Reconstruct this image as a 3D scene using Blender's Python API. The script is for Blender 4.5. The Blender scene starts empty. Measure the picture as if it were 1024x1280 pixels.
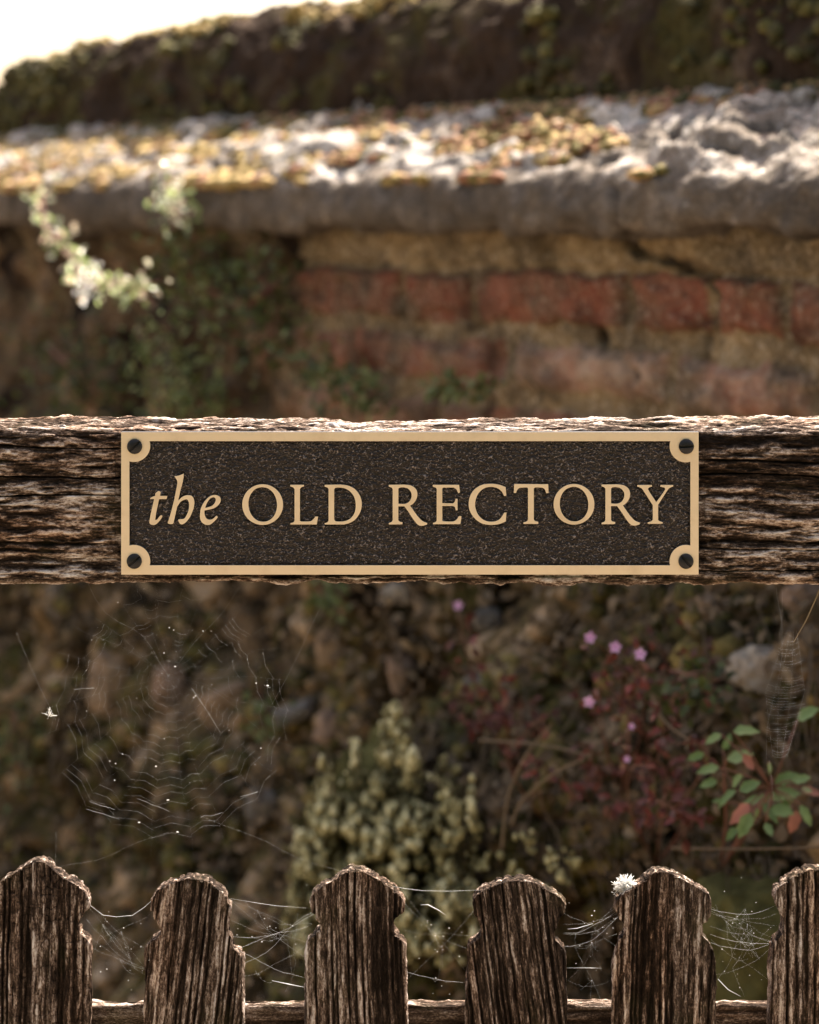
import bpy, math, random
import numpy as np
from mathutils import Vector

# ------------------------------------------------------------------ camera, sky, sun, exposure
C = bpy.context.scene
col = C.collection
F = 3000.0            # focal length in photograph pixels (1024 x 1280)
HZ = 265.0            # row of the horizon
cam_d = bpy.data.cameras.new('camera')
cam = bpy.data.objects.new('camera', cam_d); col.objects.link(cam)
cam_d.sensor_fit = 'VERTICAL'; cam_d.sensor_height = 36.0; cam_d.sensor_width = 28.8
cam_d.lens = F/1280*36.0
cam_d.shift_y = -(640-HZ)/1280
cam_d.clip_start = 0.05; cam_d.clip_end = 600
cam.location = (0, 0, 0); cam.rotation_euler = (math.radians(90), 0, 0)
cam_d.dof.use_dof = True
cam_d.dof.focus_distance = 1.497
cam_d.dof.aperture_fstop = cam_d.lens/12.0
C.camera = cam

SUN_EL, SUN_AZ = math.radians(54), math.radians(32)
w = bpy.data.worlds.new('World'); C.world = w; w.use_nodes = True
wn = w.node_tree; wn.nodes.clear()
sky = wn.nodes.new('ShaderNodeTexSky'); sky.sky_type = 'NISHITA'; sky.sun_disc = False
sky.sun_elevation = SUN_EL; sky.sun_rotation = SUN_AZ; sky.dust_density = 3.0; sky.air_density = 1.0
bg = wn.nodes.new('ShaderNodeBackground'); bg.inputs[1].default_value = 0.10
wo = wn.nodes.new('ShaderNodeOutputWorld')
wb = wn.nodes.new('ShaderNodeMix'); wb.data_type = 'RGBA'; wb.blend_type = 'MULTIPLY'; wb.inputs[0].default_value = 1; wb.inputs[7].default_value = (1.25, 1.0, .80, 1)   # warm daylight balance
wn.links.new(sky.outputs[0], wb.inputs[6]); wn.links.new(wb.outputs[2], bg.inputs[0]); wn.links.new(bg.outputs[0], wo.inputs[0])
sd = bpy.data.lights.new('sun', 'SUN'); sd.energy = 4.9; sd.angle = math.radians(0.5); sd.color = (1, .93, .82)
so = bpy.data.objects.new('sun', sd); col.objects.link(so)
sdir = Vector((math.sin(SUN_AZ)*math.cos(SUN_EL), math.cos(SUN_AZ)*math.cos(SUN_EL), math.sin(SUN_EL)))
so.rotation_euler = sdir.to_track_quat('Z', 'Y').to_euler(); so.location = sdir*20
C.view_settings.view_transform = 'Standard'; C.view_settings.look = 'None'
C.view_settings.exposure = 2.12; C.view_settings.gamma = 1.0

# ------------------------------------------------------------------ noise
def _h(ix, iy, iz, seed):
    n = (ix*374761393 + iy*668265263 + iz*2147483647 + seed*1274126177) & 0xFFFFFFFF
    n = ((n ^ (n >> 13))*1274126177) & 0xFFFFFFFF
    n = ((n ^ (n >> 16))*2246822519) & 0xFFFFFFFF
    return ((n ^ (n >> 15)) & 0xFFFFFF)/16777215.0
def noise(x, y, z=0.0, seed=0):           # value noise, about -1..1
    x, y, z = np.broadcast_arrays(np.asarray(x, float), np.asarray(y, float), np.asarray(z, float))
    xi, yi, zi = np.floor(x).astype(np.int64), np.floor(y).astype(np.int64), np.floor(z).astype(np.int64)
    fx, fy, fz = x-xi, y-yi, z-zi
    fx, fy, fz = fx*fx*(3-2*fx), fy*fy*(3-2*fy), fz*fz*(3-2*fz)
    r = 0
    for dx in (0, 1):
        for dy in (0, 1):
            for dz in (0, 1):
                r = r + _h(xi+dx, yi+dy, zi+dz, seed)*(fx if dx else 1-fx)*(fy if dy else 1-fy)*(fz if dz else 1-fz)
    return r*2-1
def fbm(x, y, z=0.0, o=4, seed=0):
    a, t, s = 1.0, 0.0, 0
    for i in range(o):
        t = t + a*noise(x*2**i, y*2**i, np.asarray(z)*2**i, seed+i*17); s += a; a *= .5
    return t/s*1.6
def sm(a, b, x):
    t = np.clip((x-a)/(b-a), 0, 1); return t*t*(3-2*t)
def worley(x, y, seed=0):
    xi, yi = np.floor(x).astype(np.int64), np.floor(y).astype(np.int64)
    f1 = np.full(x.shape, 9.0); f2 = np.full(x.shape, 9.0); idv = np.zeros(x.shape)
    for dx in (-1, 0, 1):
        for dy in (-1, 0, 1):
            cx, cy = xi+dx, yi+dy
            px = cx+.15+.7*_h(cx, cy, cx*0, seed); py = cy+.15+.7*_h(cx, cy, cx*0+5, seed)
            d = np.hypot(x-px, y-py); i = _h(cx, cy, cx*0+9, seed)
            nf = d < f1
            f2 = np.where(nf, f1, np.minimum(f2, d)); idv = np.where(nf, i, idv); f1 = np.where(nf, d, f1)
    return f1, f2, idv

# ------------------------------------------------------------------ object helpers
def tag(o, label=None, cat=None, group=None, kind=None):
    if label: o['label'] = label
    if cat: o['category'] = cat
    if group: o['group'] = group
    if kind: o['kind'] = kind
    return o
def thing(name, label, cat, loc=(0, 0, 0), group=None):
    o = bpy.data.objects.new(name, None); o.empty_display_size = .02; col.objects.link(o)
    o.location = loc
    return tag(o, label, cat, group)
def link(name, me, mat, parent=None):
    o = bpy.data.objects.new(name, me); col.objects.link(o)
    if mat is not None: me.materials.append(mat)
    if parent is not None:
        o.parent = parent
        me.transform(__import__('mathutils').Matrix.Translation(-parent.location))
    return o
def attr(me, name, vals):
    a = me.attributes.new(name, 'FLOAT', 'POINT'); a.data.foreach_set('value', np.asarray(vals, np.float32).ravel())
def grid(name, P, mat, parent=None, attrs={}, closed=False, flip=False, caps=False):
    """P: (rows, cols, 3). closed: cols wrap round."""
    R, K = P.shape[:2]
    idx = np.arange(R*K).reshape(R, K)
    if closed: nxt = np.roll(idx, -1, axis=1); a, b, c, d = idx[:-1], nxt[:-1], nxt[1:], idx[1:]
    else: a, b, c, d = idx[:-1, :-1], idx[:-1, 1:], idx[1:, 1:], idx[1:, :-1]
    q = np.stack([a, b, c, d] if not flip else [d, c, b, a], -1).reshape(-1, 4)
    me = bpy.data.meshes.new(name)
    me.vertices.add(R*K); me.vertices.foreach_set('co', P.reshape(-1).astype(np.float32))
    nl = q.size; extra = []
    if caps: extra = [list(idx[0][::-1]) if not flip else list(idx[0]), list(idx[-1]) if not flip else list(idx[-1][::-1])]
    loops = np.concatenate([q.ravel()]+[np.array(e) for e in extra]) if extra else q.ravel()
    starts = list(range(0, nl, 4)); s = nl
    for e in extra: starts.append(s); s += len(e)
    me.loops.add(len(loops)); me.loops.foreach_set('vertex_index', loops.astype(np.int32))
    me.polygons.add(len(starts)); me.polygons.foreach_set('loop_start', np.array(starts, np.int32))
    me.polygons.foreach_set('use_smooth', np.ones(len(starts), bool))
    me.update(calc_edges=True); me.validate()
    for k, v in attrs.items(): attr(me, k, v)
    return link(name, me, mat, parent)
def gnormal(P, closed=False):
    du = (np.roll(P, -1, 1)-np.roll(P, 1, 1)) if closed else np.gradient(P, axis=1)
    dv = np.gradient(P, axis=0)
    n = np.cross(du, dv); return n/(np.linalg.norm(n, axis=-1, keepdims=True)+1e-12)

class MB:
    def __init__(s): s.v = []; s.f = []; s.a = []
    def add(s, vs, fs, a=0.0):
        b = len(s.v); s.v.extend([tuple(map(float, p)) for p in vs]); s.f.extend([tuple(i+b for i in f) for f in fs])
        s.a.extend([float(a)]*len(vs) if np.isscalar(a) else [float(q) for q in a])
    def tube(s, pts, r, n=5, a=0.0):
        pts = [Vector(p) for p in pts]
        rs = r if hasattr(r, '__len__') else [r]*len(pts)
        vs = []; fs = []
        for i, p in enumerate(pts):
            t = (pts[min(i+1, len(pts)-1)]-pts[max(i-1, 0)])
            if t.length < 1e-9: t = Vector((0, 0, 1))
            t.normalize()
            u = t.cross(Vector((.31, .92, .21))); u.normalize(); v = t.cross(u)
            for k in range(n):
                an = 2*math.pi*k/n; vs.append(p+(u*math.cos(an)+v*math.sin(an))*rs[i])
        for i in range(len(pts)-1):
            for k in range(n):
                fs.append((i*n+k, i*n+(k+1) % n, (i+1)*n+(k+1) % n, (i+1)*n+k))
        fs.append(tuple(range(n))[::-1]); fs.append(tuple((len(pts)-1)*n+k for k in range(n)))
        s.add(vs, fs, a)
    def leaf(s, p, d, n, L, W, curl=.2, a=0.0, tooth=0.0):
        p, d, n = Vector(p), Vector(d).normalized(), Vector(n)
        n = (n-d*n.dot(d)); n = n.normalized() if n.length > 1e-6 else d.orthogonal().normalized()
        sd_ = d.cross(n)
        prof = [(0, .05), (.12, .30), (.3, .48), (.5, .5), (.7, .4), (.87, .2), (1, .02)]
        vs = []; fs = []
        for i, (t, wd) in enumerate(prof):
            if tooth and i % 2: wd *= 1-tooth
            q = p+d*(L*t)-n*(curl*L*t*t)
            vs += [q-sd_*(wd*W)+n*(.18*W*wd*2), q, q+sd_*(wd*W)+n*(.18*W*wd*2)]
        for i in range(len(prof)-1):
            b = i*3; fs += [(b, b+1, b+4, b+3), (b+1, b+2, b+5, b+4)]
        s.add(vs, fs, a)
    def blob(s, p, r, rng, sq=(1, 1, 1), a=0.0, rough=.3, sub=1):
        V, Fc = ICO[sub]
        ph = rng.random(3)*50
        d = 1+rough*noise(V[:, 0]*1.7+ph[0], V[:, 1]*1.7+ph[1], V[:, 2]*1.7+ph[2])
        s.add(V*d[:, None]*r*np.array(sq)+np.array(p), Fc, a)
    def build(s, name, mat, parent=None, smooth=True):
        me = bpy.data.meshes.new(name); me.from_pydata(s.v, [], s.f); me.update()
        if smooth: me.polygons.foreach_set('use_smooth', np.ones(len(me.polygons), bool))
        attr(me, 'v', s.a)
        return link(name, me, mat, parent)
import bmesh
ICO = {}
for sub in (1, 2, 3, 5):
    bm = bmesh.new(); bmesh.ops.create_icosphere(bm, subdivisions=sub, radius=1)
    ICO[sub] = (np.array([v.co[:] for v in bm.verts]), [tuple(v.index for v in f.verts) for f in bm.faces]); bm.free()

# ------------------------------------------------------------------ materials
class M:
    def __init__(s, name):
        s.m = bpy.data.materials.new(name); s.m.use_nodes = True; s.t = s.m.node_tree
        s.b = s.t.nodes['Principled BSDF']; s.out = s.t.nodes['Material Output']
        s.tc = s.t.nodes.new('ShaderNodeTexCoord')
    def n(s, typ, **kw):
        x = s.t.nodes.new(typ)
        for k, v in kw.items(): setattr(x, k, v)
        return x
    def l(s, a, b): s.t.links.new(a, b)
    def noise(s, scale, detail=4, rough=.55, vec=None, stretch=None, dist=0):
        x = s.n('ShaderNodeTexNoise'); x.inputs['Scale'].default_value = scale
        x.inputs['Detail'].default_value = detail; x.inputs['Roughness'].default_value = rough
        x.inputs['Distortion'].default_value = dist
        src = vec or s.tc.outputs['Object']
        if stretch:
            mp = s.n('ShaderNodeMapping'); mp.inputs['Scale'].default_value = stretch; s.l(src, mp.inputs[0]); src = mp.outputs[0]
        s.l(src, x.inputs['Vector']); return x.outputs['Fac']
    def ramp(s, fac, stops):
        r = s.n('ShaderNodeValToRGB'); e = r.color_ramp.elements
        while len(e) < len(stops): e.new(.5)
        for el, (p, c) in zip(e, stops):
            el.position = p; el.color = (c, c, c, 1) if not hasattr(c, '__len__') else (*c, 1)
        s.l(fac, r.inputs[0]); return r.outputs[0]
    def mix(s, fac, a, b, mode='MIX'):
        x = s.n('ShaderNodeMix', data_type='RGBA', blend_type=mode)
        for sock, v in ((x.inputs[0], fac), (x.inputs[6], a), (x.inputs[7], b)):
            if isinstance(v, (int, float)): sock.default_value = v
            elif hasattr(v, '__len__'): sock.default_value = (*v, 1)
            else: s.l(v, sock)
        return x.outputs[2]
    def math(s, op, a, b=0.0):
        x = s.n('ShaderNodeMath', operation=op)
        for sock, v in ((x.inputs[0], a), (x.inputs[1], b)):
            if isinstance(v, (int, float)): sock.default_value = v
            else: s.l(v, sock)
        return x.outputs[0]
    def attr(s, name): x = s.n('ShaderNodeAttribute'); x.attribute_name = name; return x.outputs['Fac']
    def bump(s, h, strength=.5, dist=.001):
        x = s.n('ShaderNodeBump'); x.inputs['Strength'].default_value = strength; x.inputs['Distance'].default_value = dist
        s.l(h, x.inputs['Height']); s.l(x.outputs[0], s.b.inputs['Normal'])
    def set(s, color=None, rough=None, metal=None, spec=None):
        for k, v in (('Base Color', color), ('Roughness', rough), ('Metallic', metal), ('Specular IOR Level', spec)):
            if v is None: continue
            sk = s.b.inputs[k]
            if isinstance(v, (int, float)): sk.default_value = v
            elif hasattr(v, '__len__'): sk.default_value = (*v, 1)
            else: s.l(v, sk)
        return s

def wood_mat(name, st, warm=(.20, .095, .045)):
    m = M(name)
    tone = m.attr('tone')
    f1 = m.noise(1500, 3, .7, stretch=st); f2 = m.noise(260, 4, .7, stretch=st)
    f3 = m.noise(1100, 3, .75, stretch=tuple(.5 if q < 1 else 1 for q in st))
    t = m.math('ADD', tone, m.math('MULTIPLY', m.math('SUBTRACT', f1, .5), .6))
    t = m.math('ADD', t, m.math('MULTIPLY', m.math('SUBTRACT', f2, .5), .3))
    t = m.math('ADD', t, m.math('MULTIPLY', m.math('SUBTRACT', f3, .5), .95))
    c = m.ramp(t, [(0, (.009, .006, .004)), (.30, (.034, .023, .017)), (.44, (.085, .058, .042)), (.57, (.19, .14, .11)), (.72, (.38, .32, .28)), (1, (.66, .61, .57))])
    hue = m.ramp(m.noise(38, 4, .6, stretch=st, dist=.6), [(.45, 0.0), (.68, 1.0)])
    c2 = m.ramp(t, [(0, (.008, .005, .003)), (.4, (.035, .017, .008)), (.58, warm), (.85, (.60, .38, .22)), (1, (.75, .6, .48))])
    c = m.mix(m.math('MULTIPLY', hue, .5), c, c2)
    gr = m.ramp(m.noise(23, 3, .6), [(.55, 0.0), (.75, 1.0)])
    c = m.mix(m.math('MULTIPLY', gr, .22), c, (.06, .065, .02))
    m.set(c, .9, spec=.06)
    m.bump(m.math('ADD', m.math('ADD', f1, f3), m.math('MULTIPLY', f2, 1.2)), .75, .0008)
    return m.m

def brass_mat():
    m = M('brushed_brass')
    br = m.noise(900, 2, .5, stretch=(.02, 1, 1)); big = m.noise(9, 2, .5)
    c = m.mix(m.math('MULTIPLY', br, .35), (.84, .68, .49), (.76, .595, .40))
    c = m.mix(m.math('MULTIPLY', big, .3), c, (.72, .58, .42))
    m.set(m.mix(m.ramp(m.noise(60, 5, .6), [(.5, 0.0), (.75, .40)]), c, (.55, .40, .25)), m.math('ADD', .33, m.math('MULTIPLY', br, .15)), .45, spec=.5)
    m.bump(br, .25, .0001)
    return m.m
def recess_mat():
    m = M('dark_leather_grain_bronze')
    v = m.n('ShaderNodeTexVoronoi', feature='SMOOTH_F1'); v.inputs['Scale'].default_value = 620
    v.inputs['Smoothness'].default_value = .5; v.inputs['Randomness'].default_value = 1
    mp = m.n('ShaderNodeMapping'); mp.inputs['Scale'].default_value = (.62, 1, 1.15); mp.inputs['Rotation'].default_value = (0, math.radians(-28), 0)
    nz = m.n('ShaderNodeTexNoise'); nz.inputs['Scale'].default_value = 260; nz.inputs['Detail'].default_value = 3
    m.l(m.tc.outputs['Object'], nz.inputs['Vector'])
    off = m.n('ShaderNodeVectorMath', operation='MULTIPLY_ADD'); m.l(nz.outputs['Color'], off.inputs[0]); off.inputs[1].default_value = (.004, .004, .004); m.l(m.tc.outputs['Object'], off.inputs[2])
    m.l(off.outputs[0], mp.inputs[0]); m.l(mp.outputs[0], v.inputs['Vector'])
    f = m.noise(500, 4, .65, stretch=(.6, 1, 1.1))
    h = m.math('ADD', m.math('MULTIPLY', v.outputs['Distance'], -1.0), m.math('MULTIPLY', f, 1.3))
    g = m.noise(30, 3)
    c = m.mix(g, (.013, .009, .007), (.026, .019, .016))
    c = m.mix(m.attr('painted_glint'), c, (.25, .21, .19))  # pale sky glints painted along the ridge lines of the field
    m.set(c, .30, .35, spec=.4)
    m.bump(h, .35, .0008)
    return m.m
def screw_mat():
    m = M('blackened_screw'); f = m.noise(700, 3)
    m.set(m.mix(f, (.006, .006, .007), (.014, .013, .013)), .42, 0, spec=.3); m.bump(f, .3, .0002); return m.m
def wall_mat(name, stops, nscale=25, bumpd=.006, rough=.95, moss=.0, k=1.0):
    m = M(name); v = m.attr('v')
    n1 = m.noise(nscale, 6, .65); n2 = m.noise(nscale*6, 4, .7)
    t = m.math('ADD', v, m.math('MULTIPLY', m.math('SUBTRACT', n1, .5), .55*k)); t = m.math('ADD', t, m.math('MULTIPLY', m.math('SUBTRACT', n2, .5), .5*k))
    c = m.ramp(t, stops)
    if moss:
        g = m.ramp(m.noise(9, 5, .65), [(.5, 0.0), (.62, moss)]); c = m.mix(g, c, m.ramp(n2, [(.3, (.035, .032, .010)), (.7, (.12, .11, .03))]))
    m.set(c, rough, spec=.05); m.bump(m.math('ADD', n1, m.math('MULTIPLY', n2, .5)), .7, bumpd); return m.m
def brick_mat():
    m = M('weathered_brick_and_ochre_mortar'); v = m.attr('v'); k = m.attr('brick'); dk = m.attr('dirt')
    n1 = m.noise(30, 6, .7); n2 = m.noise(140, 4, .7); n3 = m.noise(11, 5, .6)
    t = m.math('ADD', v, m.math('MULTIPLY', m.math('SUBTRACT', n1, .5), 1.25))
    cb = m.ramp(t, [(0, (.085, .03, .018)), (.3, (.17, .055, .033)), (.55, (.24, .095, .06)), (.8, (.33, .19, .135)), (1, (.46, .33, .25))])
    cm = m.ramp(m.math('ADD', m.math('MULTIPLY', n1, .6), m.math('MULTIPLY', n2, .4)), [(.3, (.10, .062, .028)), (.5, (.24, .17, .092)), (.68, (.48, .38, .25))])
    c = m.mix(k, cm, cb)
    gr = m.ramp(n3, [(.40, .12), (.60, .85)])
    c = m.mix(gr, c, m.ramp(n2, [(.3, (.035, .027, .017)), (.7, (.17, .13, .085))]))
    c = m.mix(m.ramp(n2, [(.56, 0.0), (.70, .6)]), c, (.44, .36, .28)); c = m.mix(m.ramp(m.noise(60, 5, .7), [(.55, 0.0), (.68, .75)]), c, (.03, .022, .015))
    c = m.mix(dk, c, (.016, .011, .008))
    m.set(c, .95, spec=.05); m.bump(m.math('ADD', n1, n2), .8, .005); return m.m
def leaf_mat(name, stops, trans=.35, rough=.45):
    m = M(name); v = m.attr('v'); n = m.noise(120, 3)
    c = m.ramp(m.math('ADD', v, m.math('MULTIPLY', m.math('SUBTRACT', n, .5), .5)), stops)
    m.set(c, rough, spec=.4)
    tr = m.n('ShaderNodeBsdfTranslucent'); m.l(c, tr.inputs[0])
    mx = m.n('ShaderNodeMixShader'); mx.inputs[0].default_value = trans
    m.l(m.b.outputs[0], mx.inputs[1]); m.l(tr.outputs[0], mx.inputs[2]); m.l(mx.outputs[0], m.out.inputs[0])
    return m.m
def silk_mat():
    m = M('spider_silk'); m.set((.82, .82, .82), .35, spec=.5)
    tr = m.n('ShaderNodeBsdfTranslucent'); tr.inputs[0].default_value = (.85, .85, .85, 1)
    mx = m.n('ShaderNodeMixShader'); mx.inputs[0].default_value = .5
    m.l(m.b.outputs[0], mx.inputs[1]); m.l(tr.outputs[0], mx.inputs[2]); m.l(mx.outputs[0], m.out.inputs[0]); return m.m

WOOD_H = wood_mat('weathered_oak_long_grain', (.16, 1, 1))
WOOD_V = wood_mat('weathered_oak_upright_grain', (1, 1, .16), (.17, .085, .05))
BRASS = brass_mat(); RECESS = recess_mat(); SCREW = screw_mat(); SILK = silk_mat()
BRICK = brick_mat()
COPE = wall_mat('weathered_coping_stone', [(0, (.05, .042, .034)), (.3, (.11, .09, .072)), (.5, (.20, .165, .135)), (.62, (.46, .41, .36)), (.9, (.74, .69, .63))], 36, .009, k=1.5)
RIDGE = wall_mat('dark_mossy_ridge_stone', [(0, (.014, .009, .006)), (.45, (.04, .026, .018)), (.62, (.12, .085, .06)), (.85, (.28, .2, .15)), (1, (.4, .33, .27))], 22, .012, moss=.45)
RUBBLE = wall_mat('rubble_stonework', [(0, (.03, .021, .012)), (.3, (.08, .056, .032)), (.55, (.17, .12, .075)), (.8, (.27, .20, .13)), (1, (.40, .31, .23))], 22, .01, moss=.5)
BANK = wall_mat('dark_soil_and_moss', [(0, (.012, .008, .004)), (.3, (.04, .028, .014)), (.45, (.11, .076, .036)), (.65, (.30, .205, .12)), (1, (.48, .38, .27))], 16, .02, moss=.7)
GROUND = wall_mat('gravelly_ground', [(0, (.10, .08, .055)), (.5, (.24, .19, .14)), (1, (.40, .34, .27))], 3, .01)
MOSS = leaf_mat('cushion_moss', [(0, (.035, .03, .010)), (.35, (.10, .085, .018)), (.55, (.28, .20, .065)), (.8, (.50, .35, .15)), (1, (.27, .125, .07))], .15, .9)
LICHEN = leaf_mat('pale_lichen', [(0, (.05, .04, .016)), (.4, (.15, .13, .05)), (.7, (.38, .35, .17)), (1, (.62, .59, .36))], .1, .9)
def stone_mat(name, c0, c1):
    m = M(name); n = m.noise(35, 6, .65); n2 = m.noise(9, 4, .6)
    c = m.mix(m.ramp(n, [(.3, 0.0), (.7, 1.0)]), c0, c1); c = m.mix(m.ramp(n2, [(.55, 0.0), (.7, .6)]), c, (.05, .045, .02))
    m.set(c, .95, spec=.05); m.bump(n, .7, .006); return m.m
ST_TAN = stone_mat('tan_stone', (.16, .11, .07), (.34, .24, .16)); ST_PINK = stone_mat('pinkish_stone', (.15, .10, .07), (.30, .21, .15))
ST_GREY = stone_mat('grey_stone', (.09, .08, .07), (.22, .20, .18)); ST_OLIVE = stone_mat('olive_stone', (.05, .046, .016), (.13, .12, .045))
ST_PALE = stone_mat('pale_stone', (.24, .19, .14), (.5, .43, .34))
GREEN = leaf_mat('green_leaves', [(0, (.03, .035, .008)), (.5, (.10, .125, .028)), (1, (.30, .33, .13))])
BRIGHT = leaf_mat('light_green_leaves', [(0, (.14, .20, .05)), (.4, (.36, .45, .16)), (.75, (.68, .70, .50)), (1, (.7, .50, .35))], .5, .2)
SPRIG = leaf_mat('sage_green_leaves', [(0, (.07, .12, .05)), (.5, (.16, .25, .08)), (.8, (.28, .38, .16)), (.86, (.36, .15, .10)), (1, (.42, .17, .12))], .35, .5)
REDL = leaf_mat('red_leaves', [(0, (.05, .016, .010)), (.45, (.11, .034, .022)), (.75, (.22, .05, .036)), (.9, (.16, .09, .04)), (1, (.14, .12, .04))], .35)
PINK = leaf_mat('pink_petals', [(0, (.60, .32, .56)), (1, (.80, .52, .76))], .4)
STEM = leaf_mat('reddish_stems', [(0, (.10, .03, .02)), (1, (.22, .10, .06))], 0, .6)
DRY = leaf_mat('dry_stems', [(0, (.06, .04, .022)), (.6, (.17, .12, .07)), (1, (.34, .26, .16))], .1, .8)
FLUFF = leaf_mat('white_fluff', [(0, (.85, .83, .8)), (1, (.9, .9, .88))], .5, .8)

# ------------------------------------------------------------------ where things stand
TH = math.atan(.26/(512/F)); CT, ST = math.cos(TH), math.sin(TH); C0 = 2.9*CT
def so_xy(s, o, z):                # wall coordinates (along to the right, outward, up) to the world
    s, o, z = np.broadcast_arrays(s, o, z)
    return np.stack([s*CT+(C0-o)*ST, -s*ST+(C0-o)*CT, z], -1)
def wp(px, py, o=0.0):             # a point seen at a pixel, o metres out from the wall face
    k = (px-512)/F; D = (C0-o)/(CT+ST*k)
    return Vector((D*k, D, -(py-HZ)/F*D))
def s_of(px, o=0.0): p = wp(px, 0, o); return p.x*CT-p.y*ST
def gp(px, py, D=1.5): return Vector(((px-512)/F*D, D, -(py-HZ)/F*D))
GZ = -1.36

# ------------------------------------------------------------------ ground
n = 90
gx = np.sign(np.linspace(-1, 1, n))*np.abs(np.linspace(-1, 1, n))**3*250
X, Y = np.meshgrid(gx, gx)
g = grid('ground', np.stack([X, Y, GZ+.02*fbm(X*.8, Y*.8)], -1), GROUND, attrs={'v': .5+.15*fbm(X*.3, Y*.3, seed=4)})
tag(g, kind='structure')

# ------------------------------------------------------------------ hedge added unseen behind the camera, dims light on the gate's front
V, Fc = ICO[5]
xs_ = np.linspace(-9, 9, 240); aa = np.linspace(0, 2*math.pi, 121)[:-1]
Xg, Ag = np.meshgrid(xs_, aa, indexing='ij')
cy = np.sign(np.cos(Ag))*np.abs(np.cos(Ag))**.4*.6; cz = np.sign(np.sin(Ag))*np.abs(np.sin(Ag))**.4*1.75
P = np.stack([Xg, -3.4+cy+.10*fbm(Xg*3, Ag*4, seed=601)+.06*fbm(Xg*11, Ag*14, seed=602), GZ+1.7+cz+.10*fbm(Xg*4, Ag*4, seed=603)], -1)
BLOCKER = wall_mat('blocker_leaves', [(0, (.015, .02, .008)), (.5, (.035, .05, .018)), (1, (.07, .09, .03))], 12, .03)
tag(grid('blocker', P, BLOCKER, attrs={'v': .5+.3*fbm(Xg*8, Ag*9, seed=604)}, closed=True, caps=True), 'dark green hedge facing the gate from across the path', 'blocker')

# ------------------------------------------------------------------ brick wall
wall = thing('brick_wall', 'old red brick garden wall with thick mossy stone coping, out of focus behind the wooden gate', 'wall', tuple(so_xy(s_of(512), -.3, GZ)))
S0, S1 = s_of(-700), s_of(1500)
# brick face
ns, nz = 1500, 190
s_ = np.linspace(S0, S1, ns); z_ = np.linspace(-.012, -.37, nz)
Sg, Zg = np.meshgrid(s_, z_)
warp = .007*fbm(Sg*18, Zg*18, seed=8)
courses = [(-.064, -.129, [352, 512, 597, 790, 892, 988, 1080]), (-.141, -.206, [270, 395, 640, 845, 1035]), (-.217, -.282, [250, 330, 552, 802, 930]), (-.293, -.358, [300, 480, 700, 900])]
brick = np.zeros_like(Sg); bid = np.zeros_like(Sg); rimd = np.zeros_like(Sg)
for ci, (zt, zb, jp) in enumerate(courses):
    js = [s_of(p) for p in jp]
    a = js[0]
    left = []
    while a > S0: a -= .228 if (len(left)+ci) % 2 else .115; left.append(a)
    a = js[-1]; right = []
    while a < S1: a += .228; right.append(a)
    js = sorted(left+js+right)
    for k in range(len(js)-1):
        a, b = js[k]+.005, js[k+1]-.005
        rr = random.Random(ci*100+k)
        jt, jb = zt+rr.uniform(-.003, .003), zb+rr.uniform(-.003, .003)
        d = np.minimum(np.minimum(Sg+warp-a, b-Sg-warp), np.minimum(jt-Zg-warp, Zg+warp-jb))
        round_ = .010 if ci == 0 else .022
        inn = sm(0, round_, d+.003*fbm(Sg*60, Zg*60, seed=3))
        brick = np.where(d > -.01, np.maximum(brick, inn), brick)
        base = [.34, .72, .66, .5][ci]
        bid = np.where(d > -.012, base+rr.uniform(-.16, .16), bid)
def seg(px, py, path, wd):
    best = np.full(px.shape, 1e9)
    for (x0, y0), (x1, y1) in zip(path[:-1], path[1:]):
        dx, dy = x1-x0, y1-y0; t = np.clip(((px-x0)*dx+(py-y0)*dy)/(dx*dx+dy*dy), 0, 1)
        best = np.minimum(best, np.hypot(px-x0-t*dx, py-y0-t*dy))
    return 1-sm(wd*.4, wd, best)
P0 = so_xy(Sg, 0, Zg)
pxg = 512+F*P0[..., 0]/P0[..., 1]; pyg = HZ-F*P0[..., 2]/P0[..., 1]
pxg = pxg+14*fbm(Sg*35, Zg*35, seed=91); pyg = pyg+12*fbm(Sg*35, Zg*35, seed=92)
crack = np.clip(.55+.8*fbm(Sg*40, Zg*40, seed=93), 0, 1)*np.maximum(seg(pxg, pyg, [(795, 300), (830, 325), (890, 335), (893, 385), (880, 440)], 12)*.75, seg(pxg, pyg, [(750, 420), (790, 440), (800, 500)], 12)*.7)
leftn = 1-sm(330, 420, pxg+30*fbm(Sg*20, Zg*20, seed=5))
Og = .012*brick*(1-.6*leftn)+.006*fbm(Sg*30, Zg*30, o=5, seed=12)-.02*crack+.03*leftn*fbm(Sg*12, Zg*12, seed=77)
Og = np.where(Zg > -.058, Og+.008, Og)
rough_erode = sm(.1, .7, fbm(Sg*9, Zg*15, seed=31)); Og -= .010*brick*rough_erode
bid = np.where(brick > .05, bid+.12*fbm(Sg*25, Zg*25, seed=6), 0)
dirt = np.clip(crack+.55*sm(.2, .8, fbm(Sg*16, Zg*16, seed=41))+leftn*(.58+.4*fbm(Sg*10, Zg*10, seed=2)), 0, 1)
grid('brickwork', so_xy(Sg, Og, Zg), BRICK, wall, {'brick': sm(.15, .5, brick)*(1-.7*leftn), 'v': np.clip(bid, 0, 1), 'dirt': dirt}, flip=True)
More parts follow.
